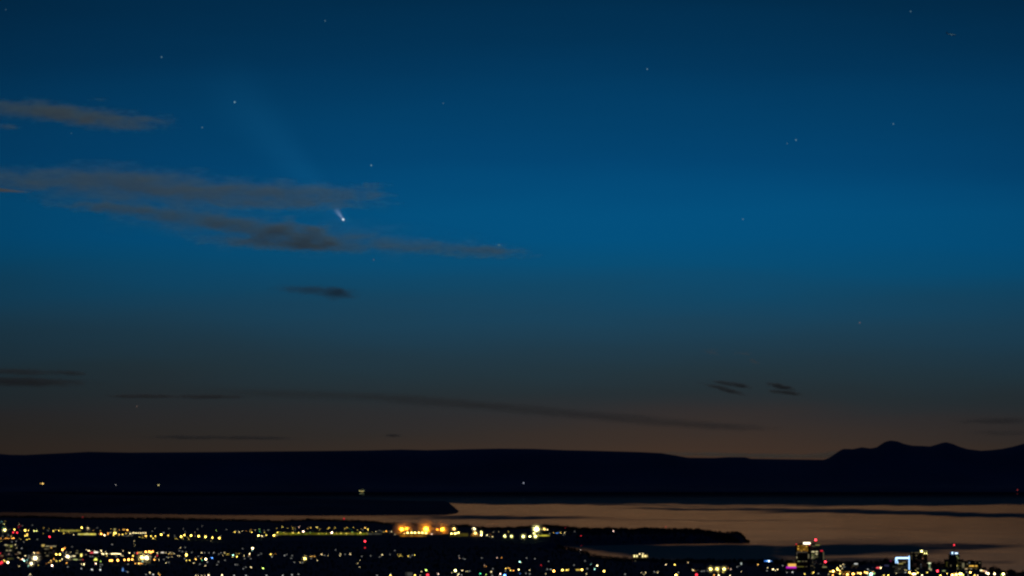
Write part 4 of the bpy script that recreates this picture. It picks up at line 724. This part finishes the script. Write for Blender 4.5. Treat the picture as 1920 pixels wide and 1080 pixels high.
def halo_mat(rad):  # scattering material that imitates lens glow around bright lamps
    if rad not in _halo_mats:
        m, N, L = new_mat("thin_mist"); out = N.new("ShaderNodeOutputMaterial"); v = N.new("ShaderNodeVolumePrincipled")
        v.inputs["Color"].default_value = (.95, .95, .95, 1); 
        tc = N.new("ShaderNodeTexCoord"); ln = N.new("ShaderNodeVectorMath"); ln.operation = 'LENGTH'; L.new(tc.outputs["Object"], ln.inputs[0])
        mr = N.new("ShaderNodeMapRange"); mr.interpolation_type = 'SMOOTHSTEP'; mr.inputs["From Min"].default_value = 0.95; mr.inputs["From Max"].default_value = 0.0; mr.inputs["To Max"].default_value = 0.36 / rad
        L.new(ln.outputs["Value"], mr.inputs["Value"]); L.new(mr.outputs[0], v.inputs["Density"]); L.new(v.outputs[0], out.inputs["Volume"]); _halo_mats[rad] = m
        m.cycles.volume_sampling = 'EQUIANGULAR'
    return _halo_mats[rad]
FLOOD = []
for px, py, c, s in LAMPS:
    if px > 1925 or px < -6: continue
    if c == 'k':
        q = house(px, py, s)
        if q: made.append((q[0], "house", px, py, c, s, q[1]))
        continue
    hl = 9.0 if s < 4 else 14.0 if s < 5 else 22.0
    D = solve(px, py, hl)
    if D is None: continue
    for (a0, a1, yt, Db) in BRECT:                       # a lamp in front of a facade stands on the street before it
        if a0 - 1 <= px <= a1 + 1 and py > yt - 1.5 and D > Db - 12:
            D = min(D, Db - 12)
    z = zat(py, D); g = float(ground(px, D)); hgt = round(max(3.0, z - g + .5))
    if s < 4.5:
        o = bpy.data.objects.new("parking_lamp" if c in "wpcb" else "street_lamp", lamp_mesh(c, s, hgt)); COL.objects.link(o); o.location = (side(px)*D, D, z)
        made.append((o, "parking lamp" if c in "wpcb" else "street lamp", px, py, c, s, D))
    else:
        r = empty("floodlight_mast", (side(px)*D, D, z - hgt))
        m = MB(); m.tube((0, 1.5, 0), (0, 1.5, hgt), .5, .3, 8); m.box(-RAD[s], RAD[s], .8, 1.3, hgt - .3, hgt + .3); m.build("mast", M_POLE, r)
        m = MB(); m.ball((0, 0, hgt), RAD[s], RAD[s] * .6, RAD[s] * .8, 12, 8); m.build("lamp_head", emis(C[c], STR[s]), r, True)
        if s >= 4.5:
            R_ = RAD[s] * (7.5 if c == "O" else 5.0); m = MB(); m.ball((0, 0, 0), 1, 1, 1, 18, 12); o_ = m.build("lit_mist", halo_mat(RAD[s]), r); o_.location = (0, 0, hgt); o_.scale = (R_, R_, R_)  # added scattering ball imitating the lens halo of the lamp
        FLOOD.append((r, c, s, hgt)); made.append((r, "floodlight", px, py, c, s, D))
cnt = {}
rank = []
for k, (o, kd, px, py, c, s, D) in enumerate(made):
    i, w, w2, dist = anchor(px, py); sz = "" if kd == "house" else "small" if s < 2 else "" if s < 3.5 else "bright"
    rank.append((dist, k, (kd, sz, c, i, w, w2)))
for dist, k, key in sorted(rank):
    o, kd, px, py, c, s, D = made[k]; n = cnt.get(key, 0); cnt[key] = n + 1
    tot = sum(1 for r_ in rank if r_[2] == key)
    colw = CW[c]; nm = {"house": "house with lit window", "floodlight": "floodlight mast"}.get(kd, kd)
    kind = "dark " + nm if kd == "house" else (key[1] + " " if key[1] else "") + colw + " " + nm
    pos = "%s %s" % (key[4], ANCH[key[3]][2])
    lb = ("%s %s %s, %s" % (ORD[min(n, 19)], kind, key[5], pos)) if tot > 1 else "%s %s, %s" % (kind, pos, key[5])
    tag(o, lb, {"house": "house", "floodlight": "floodlight"}.get(kd, "lamp"), {"house": "houses with dim lit windows", "street lamp": "yellow and orange street lamps", "parking lamp": "white and tinted parking lamps", "floodlight": "floodlights of the airport and sports ground"}[kd])

# red warning masts, traffic lights and other single lights
def red_mast(px, pys, label, rs, ss):
    D = solve(px, pys[-1], 8.0) or 14500.0
    z0 = float(ground(px, D))
    r = empty("beacon_mast", (side(px)*D, D, z0)); tag(r, label, "mast", "masts with red warning lights")
    zt = zat(pys[0], D) - z0
    m = MB()
    for a_ in range(3):
        t = a_ * 2.094; m.tube((1.3*math.cos(t), 1.3*math.sin(t), -2), (.35*math.cos(t), .35*math.sin(t), zt), .12, .1, 5)
    m.build("lattice_mast", M_POLE, r)
    for py, rr, s in zip(pys, rs, ss):
        m = MB(); m.ball((0, -1.2, zat(py, D) - z0), rr, rr, rr, 10, 6); m.build("red_lamp", emis(C['r'], s), r)
red_mast(93.1, [1006.4], "short mast with one strong red light alone on the dark slope", [2.2], [8])
red_mast(684.5, [1014.8, 1027], "tall mast with a bright red light over a dimmer red light in the dark forest", [2.3, 2.0], [9, 1.2])
red_mast(1089.5, [1004.6, 1023], "mast with a small red light over the wooded point", [1.2, .8], [3, 1])
red_mast(1060.2, [990.2], "mast with a very dim red light on the ridge near a pale lamp row", [.9], [1.5])
red_mast(1248.5, [987.5], "mast whose faint red light shows against the water above the wooded point", [2.0], [.7])
red_mast(645, [972.6], "mast whose broad red light shows against the water above the long terminal", [3.6], [.55])
red_mast(155, [969.5], "mast whose faint red light shows against the water at the far treeline", [2.2], [.35])
def signal(px, py, r_, s, label, col='r'):
    D = solve(px, py, 7.0)
    for (a0, a1, yt, Db) in BRECT:
        if a0 - 1 <= px <= a1 + 1 and py > yt - 1.5 and D > Db - 12: D = Db - 12
    z = zat(py, D); h = z - float(ground(px, D))
    r = empty("traffic_light", (side(px)*D, D, z - h)); tag(r, label, "traffic light", "red road and traffic lights")
    m = MB(); m.tube((0, .6, 0), (0, .6, h), .14, .1, 6); m.build("pole", M_POLE, r)
    m = MB(); m.box(-.5, .5, .1, .5, h - 1.3, h + .8); hsg = m.build("signal_housing", M_DARKWALL, r)
    m = MB(); m.ball((0, 0, h), r_, min(r_, 1.0), r_, 10, 6); m.build("signal_lamp", emis(C[col], s), r)
for a in [(25,998.4,1.9,6,"red light, one of the pair by the coast road, towards the edge"),(32,998.6,1.9,8,"red light, inner one of the pair by the coast road"),(35,988.6,2.4,.5,"dim red glow lamp above the red pair"),(39,986,2.0,.35,"dimmest red lamp above the red pair"),
  (.9,1037.8,2.2,1.2,"red light at the very edge of the city, above the big red one"),(4,1054.5,3.6,1.6,"big red light low at the edge of the city beside the domed hall"),(1.2,1057,3,1.2,"red light just below the big red one at the edge"),
  (257.7,1037.2,2.3,2.5,"red light beside the group of four orange lamps"),(295,1041.7,1.6,1.6,"small red light above the orange lamp near the sports lights"),(802,1078.2,3.2,2.6,"large red light at the bottom of the dark slope"),
  (1014.7,1059.7,1.1,1.4,"tiny red light among the trees near the blue-white window"),(1305.6,1077.8,3.0,2.6,"large red light beside the dim yellow window row"),(1757.2,1070.6,2.2,9,"strong red light beside the mushroom-topped column"),(1670,1051.7,2.2,.35,"dim crimson light above the violet-lit wall"),
  (156,1049.5,1.4,.8,"small dull red light at the end of the green-banded offices")]: signal(*a)

# glowing blue cone, blue shore light
D = solve(231, 1070, 1.0)
r = empty("light_cone", (side(231)*D, D, zat(1072, D))); tag(r, "blue glowing cone of lights standing alone on a dark field", "light display")
hh = zat(1064, D) - zat(1072, D)
m = MB(); m.tube((0,0,0), (0,0,hh), 4.2, .4, 14); m.build("blue_light_net", emis((.03,.20,.80), .42), r)
m = MB(); m.tube((0,-4.3,0), (0,-.6,hh*.9), 1.2, .5, 8); m.build("light_string", emis((.25,.5,1), 1.0), r)
D = solve(1437, 1052, 12.0)
r = empty("floodlight_mast", (side(1437)*D, D, zat(1052, D) - 12)); tag(r, "blue-white lamp pair glowing on the shore among trees", "floodlight")
m = MB(); m.tube((0,1.5,0), (0,1.5,12), .4, .3, 6); m.build("mast", M_POLE, r)
for px, c, s, ra in ((1441.5,(.5,.72,1),8,2.2),(1437.5,(.12,.4,1),3,2.0),(1434,(.05,.22,.9),1.4,2.0),(1446,(.05,.25,.9),1.0,1.7)):
    m = MB(); m.ball((side(px)*D - side(1437)*D, 0, 12), ra, ra, ra * .8, 10, 6); m.build("lamp_head", emis(c, s), r)

# boats and far shore lights
r = empty("motor_boat", at(1088.5, depth_at and 1033.4, depth_at(1034.5, 0))); r.location.z = 0; tag(r, "small boat with one white light in the narrow channel", "boat")
m = MB(); m.add([(-6,-1.6,1.2),(4,-1.6,1.3),(8,0,1.6),(4,1.6,1.3),(-6,1.6,1.2),(-6,-1.1,-.4),(4,-1,-.4),(7,0,-.3),(4,1,-.4),(-6,1.1,-.4)], [(0,1,6,5),(1,2,7,6),(2,3,8,7),(3,4,9,8),(4,0,5,9),(0,4,3,2,1),(5,6,7,8,9)]); m.build("hull", M_HULL, r)
m = MB(); m.box(-3,2,-1,1,1.25,3); m.build("cabin", M_PLANE, r)
m = MB(); m.tube((0,0,3),(0,0,5),.08,.08,6); m.ball((0,0,5.3),.9,.9,.9,8,6); m.build("mast_light", emis((1,.95,.9), 5), r)
D = 70000.0
c = at(678.5, 915.3, D); r = empty("cargo_ship", (c.x, D, 0)); tag(r, "lit cargo ship lying far off in the inlet before the long hill", "ship")
zz = c.z
r.location.z = 0
m = MB(); m.add([(-58,-9,zz*0+10),(52,-9,10),(66,0,13),(52,9,10),(-58,9,10),(-55,-8,-2),(48,-8,-2),(58,0,-2),(48,8,-2),(-55,8,-2)], [(0,1,6,5),(1,2,7,6),(2,3,8,7),(3,4,9,8),(4,0,5,9),(0,4,3,2,1),(5,6,7,8,9)]); m.build("hull", M_HULL, r)
m = MB(); m.box(-50,-30,-8,8,10.1,34); m.build("deckhouse", M_PLANE, r)
for x, z, c_, s, ra in ((-40, 30, (.9,.85,.3), 1.6, 9), (0, 22, (1,.75,.25), 1.6, 11), (34, 24, (.9,.8,.3), 1.2, 8), (40, 44, (.8,.9,.4), .8, 6), (6, 62, (.5,.5,.2), .35, 6)):
    m = MB(); m.tube((x,0,10),(x,0,z),.6,.5,6); pp = m.build("deck_mast", M_POLE, r)
    m = MB(); m.ball((0,0,0),ra,ra,ra*.7,8,6); o = m.build("deck_light", emis(c_, s), pp); o.location = (x,-9,z)
for px, py, c_, s, ra, lb in ((79.5,906.8,(1,.62,.16),3.2,14,"brightest orange plant light far across the inlet"),(75.5,906.6,(1,.55,.12),1.2,10,"dimmer orange plant light beside the brightest one across the inlet"),(216.5,909,(.8,.75,.7),1.1,9,"pale small light alone on the far shore, between two yellow ones"),
     (296.8,909.5,(1,.85,.35),2.0,11,"yellow light on the far shore below the long hill"),(981.8,905.7,(.75,.8,1),1.2,10,"tiny bluish white light alone on the dark hill slope"),(1908.3,918.6,(1,.10,.08),.7,9,"tiny red light on the far shore under the mountains")):
    Dq = np.arange(71600.0, 79000.0, 50.0); dq = HC + slope(py) * Dq - hill_h(np.full_like(Dq, px), Dq)
    D = float(Dq[np.nonzero(dq <= 25)[0][0]]) if np.any(dq <= 25) else 74600.0
    z = zat(py, D); g = float(hill_h(np.array([px]), np.array([D]))[0])
    o_ = empty("shore_beacon", (side(px)*D, D, g)); tag(o_, lb, "shore light", "lights on the far shore")
    m = MB(); m.tube((0,12,0),(0,12,max(z-g,6)),3,2,8); m.build("beacon_tower", M_CONC, o_)
    m = MB(); m.ball((0,0,z-g),ra,ra*.5,ra*.8,10,6); m.build("beacon_lamp", emis(c_, s), o_)

# a faint lit road across the dark slope
v = []; f = []
for i, (px, py) in enumerate([(735,1051),(760,1052.2),(790,1054.5),(820,1057.5),(845,1059.5)]):
    D = solve(px, py, .3); z = float(ground(px, D)) + .35
    v += [(side(px)*D, D - 45, z), (side(px)*D, D + 45, z)]
    if i: f.append((2*i-2, 2*i, 2*i+1, 2*i-1))
tag(mesh_obj("road", v, f, surf("asphalt", (.06,.06,.06), .8)), kind="structure")

# ------------------------------------------------------------------ woods and trees
def leafy(n, seed, tall=1.0):
    r_ = np.random.default_rng(seed); V = []; Fq = []
    for i in range(n):
        while True:
            p = r_.uniform(-1, 1, 3)
            if 0.25 < p @ p < 1: break
        lump = 1 + .25 * math.sin(5 * p[0] + seed) * math.cos(4 * p[2] + seed * 2)
        c = np.array([p[0] * .36 * lump, p[1] * .36 * lump, .60 + p[2] * .40 * tall * lump])
        u = r_.normal(size=3); u /= np.linalg.norm(u); w = np.cross(u, r_.normal(size=3)); w /= np.linalg.norm(w)
        s = r_.uniform(.05, .10); b_ = len(V)
        V += [c + u*s, c + w*s, c - u*s, c - w*s]; Fq.append((b_, b_+1, b_+2, b_+3))
    b_ = len(V)
    for k in range(5):
        t = k * 1.2566; V += [np.array([.02*math.cos(t), .02*math.sin(t), -.1]), np.array([.008*math.cos(t), .008*math.sin(t), .7])]
    for k in range(5): Fq.append((b_+2*k, b_+2*((k+1) % 5), b_+2*((k+1) % 5)+1, b_+2*k+1))
    return np.array(V), np.array(Fq)
def spruce(seed):
    r_ = np.random.default_rng(seed); V = []; Fq = []
    for i in range(26):
        t = i / 26; z = .08 + .86 * t; rad = .24 * (1 - t) ** .8 + .015
        for k in range(3):
            a_ = r_.uniform(0, 6.283); d = np.array([math.cos(a_), math.sin(a_), 0]); n_ = np.array([-d[1], d[0], 0]); q = rad * r_.uniform(.65, 1.15); b_ = len(V)
            V += [np.array([0,0,z+.05]), d*q*.6 + n_*.05 + [0,0,z], d*q + [0,0,z-.05], d*q*.6 - n_*.05 + [0,0,z]]; Fq.append((b_, b_+1, b_+2, b_+3))
    b_ = len(V)
    for k in range(4):
        t = k * 1.5708; V += [np.array([.03*math.cos(t), .03*math.sin(t), -.1]), np.array([.004*math.cos(t), .004*math.sin(t), 1.0])]
    for k in range(4): Fq.append((b_+2*k, b_+2*((k+1) % 4), b_+2*((k+1) % 4)+1, b_+2*k+1))
    return np.array(V), np.array(Fq)
PROT = [leafy(70, 1), leafy(70, 2, .8), leafy(60, 3, 1.1), spruce(4), spruce(5)]
LX = np.array([m_[2] for m_ in made]); LY = np.array([m_[3] for m_ in made]); LD = np.array([m_[6] for m_ in made])
def wood(name, label, spots, hmin, hmax, mat, clear=True):
    VV = []; FF = []; base = 0
    for (px, D) in spots:
        g = float(ground(px, D))
        if g < 1: continue
        h = rng.uniform(hmin, hmax) * rng.choice([.7, 1, 1, 1.15])
        yt = 540 + F * math.tan(PITCH - math.atan((g + h - HC) / D)); yb = 540 + F * math.tan(PITCH - math.atan((g - HC) / D))
        if clear and np.any((np.abs(LX - px) < 3.2) & (LY > yt - 2) & (LY < yb + 1.5) & (LD > D - 5)): continue
        if clear and any(a0 - 1 < px < a1 + 1 and D < Db + 40 and D > Db - 900 for (a0, a1, y_, Db) in BRECT): continue
        v, f = PROT[rng.integers(len(PROT))]; t = rng.uniform(0, 6.283); w = h * rng.uniform(.8, 1.25)
        ca, sa = math.cos(t), math.sin(t)
        X = (v[:,0]*ca - v[:,1]*sa) * w + side(px) * D; Y = (v[:,0]*sa + v[:,1]*ca) * w + D; Z = v[:,2] * h + g
        VV.append(np.stack([X, Y, Z], 1)); FF.append(f + base); base += len(v)
    V = np.concatenate(VV); Fc = np.concatenate(FF)
    me = bpy.data.meshes.new(name); me.vertices.add(len(V)); me.vertices.foreach_set("co", V.ravel())
    me.loops.add(Fc.size); me.loops.foreach_set("vertex_index", Fc.ravel()); me.polygons.add(len(Fc)); me.polygons.foreach_set("loop_start", np.arange(0, Fc.size, 4))
    me.update(calc_edges=True); me.materials.append(mat)
    o = bpy.data.objects.new(name, me); COL.objects.link(o); tag(o, label, "wood", kind="stuff"); return o
sp = []
for k in range(3600):
    px = rng.uniform(-60, 1400); d = float(ridge_d(px)); sp.append((px, d + rng.uniform(-260, 40)))
wood("ridge_wood", "dark wood along the ridge between the city and the inlet", sp, 8, 13, M_LEAF)
sp = []
for k in range(1700):
    px = rng.uniform(1000, 1404); a_, b_ = float(pen_near(max(px, 1046))), float(ridge_d(px)); sp.append((px, a_ + 60 + rng.random() * max(b_ - a_ - 60, 30)))
for k in range(260):
    px = rng.uniform(1360, 1404); sp.append((px, float(pen_near(px)) + rng.uniform(40, 200)))
wood("bluff_wood", "black wood covering the bluff of the wooded point", sp, 7, 12, M_NEEDLE)
sp = []
for k in range(1500):
    px = rng.uniform(1040, 1930); sp.append((px, float(city_far(px)) - rng.uniform(70, 330)))
wood("shore_wood", "dark wood along the near shore of the channel", sp, 7, 12, M_LEAF)
sp = []
for k in range(5200):
    px = rng.uniform(-60, 1480); sp.append((px, rng.uniform(8300, 12900)))
wood("town_wood", "dark street trees and woodlots between the houses", sp, 6, 10, M_LEAF)

def tree(px, ytop, D, wpx, label, tall=1.0, seed=0):
    g = max(float(ground(px, D)), 1.0); h = zat(ytop, D) - g; w = wpx * D / F
    r = empty("tree", (side(px)*D, D, g)); tag(r, label, "tree", "broad shore trees")
    m = MB(); m.tube((0,0,-1), (0,0,h*.55), .05*h*.6, .02*h, 8)
    rr = random.Random(seed)
    for k in range(7):
        a_ = rr.uniform(0, 6.28); m.tube((0,0,h*rr.uniform(.3,.5)), (w*.35*math.cos(a_), w*.35*math.sin(a_), h*rr.uniform(.6,.85)), .012*h, .004*h, 5)
    m.build("trunk", M_BARK, r)
    r_ = np.random.default_rng(seed); m = MB()
    for k in range(900):
        while True:
            p = r_.uniform(-1, 1, 3)
            if .12 < p @ p < 1: break
        lump = 1 + .22 * math.sin(4.1*p[0] + seed) * math.cos(3.7*p[2] + 2*seed) + .12 * math.sin(9*p[0] + 7*p[2])
        c_ = Vector((p[0]*w*.5*lump, p[1]*w*.5*lump, h*(.56 + p[2]*.42*lump)))
        u = Vector(r_.normal(size=3)).normalized(); q = u.orthogonal().normalized(); s_ = h * r_.uniform(.02, .05)
        m.add([c_+u*s_, c_+q*s_, c_-u*s_, c_-q*s_], [(0,1,2,3)])
    m.build("crown", M_LEAF, r)
for i, (px, yt, D, w, lb) in enumerate([(1861.5,1060.5,8950,17,"large round dark tree beside the slanted pink light line"),(1893,1066.5,8750,17,"round dark tree near the corner, past the large one"),(1909,1072,8700,15,"lower bushy tree between the round tree and the corner"),(1919,1069,8650,12,"tree cut off by the edge of the view"),
    (1587,1051.5,9900,13,"round dark tree crown behind the amber street, tallest on that stretch"),(1602,1055,9900,12,"lower dark tree beside the round crown behind the amber street"),(1661,1045.5,9900,12,"dark dome-topped tree beside the blue neon frame"),(1645,1052,9950,18,"wide dark tree behind the red sign strip"),(1628,1057.5,9950,16,"low dark tree at the end of the wide tree"),
    (1296,1046,10300,12,"tall dark tree clump on the channel shore, above a small white lamp"),(1280,1049,10300,9,"lower dark tree next to the tall clump on the channel shore"),(1332,1048,10250,16,"broad dark tree on the channel shore past the tall clump"),(1231,1049.5,10330,6,"small dark tree just past the lit quay building"),(1362,1050,10200,14,"dark rounded tree on the shore before the white-lit spire"),(1411,1051.5,10200,12,"dark tree on the shore beside the blue-white lamp pair"),
    (1750,1052.5,9700,12,"dark tree behind the mushroom-topped column"),(1762,1051.5,9700,14,"wide dark tree between the column and the blue-crowned tower"),(1403.5,1013.6,13670,5,"lone small tree at the very tip of the wooded point"),(1775,1050,9650,10,"dark tree pressed against the wide dark block"),(1844,1066,9000,9,"small dark tree before the large round one")]):
    tree(px, yt, D, w, lb, seed=i + 3)

# ------------------------------------------------------------------ render settings
S.view_settings.view_transform = 'Standard'; S.view_settings.look = 'None'; S.view_settings.exposure = 0.0; S.view_settings.gamma = 1.0
S.render.engine = 'CYCLES'
S.cycles.filter_width = 2.5
S.cycles.use_denoising = True
try: S.cycles.denoiser = 'OPENIMAGEDENOISE'
except Exception: pass
S.cycles.use_light_tree = True
S.cycles.max_bounces = 5; S.cycles.diffuse_bounces = 2; S.cycles.glossy_bounces = 2; S.cycles.volume_bounces = 0; S.cycles.transparent_max_bounces = 48
S.cycles.volume_step_rate = 0.25; S.cycles.volume_max_steps = 256
S.cycles.sample_clamp_indirect = 20.0
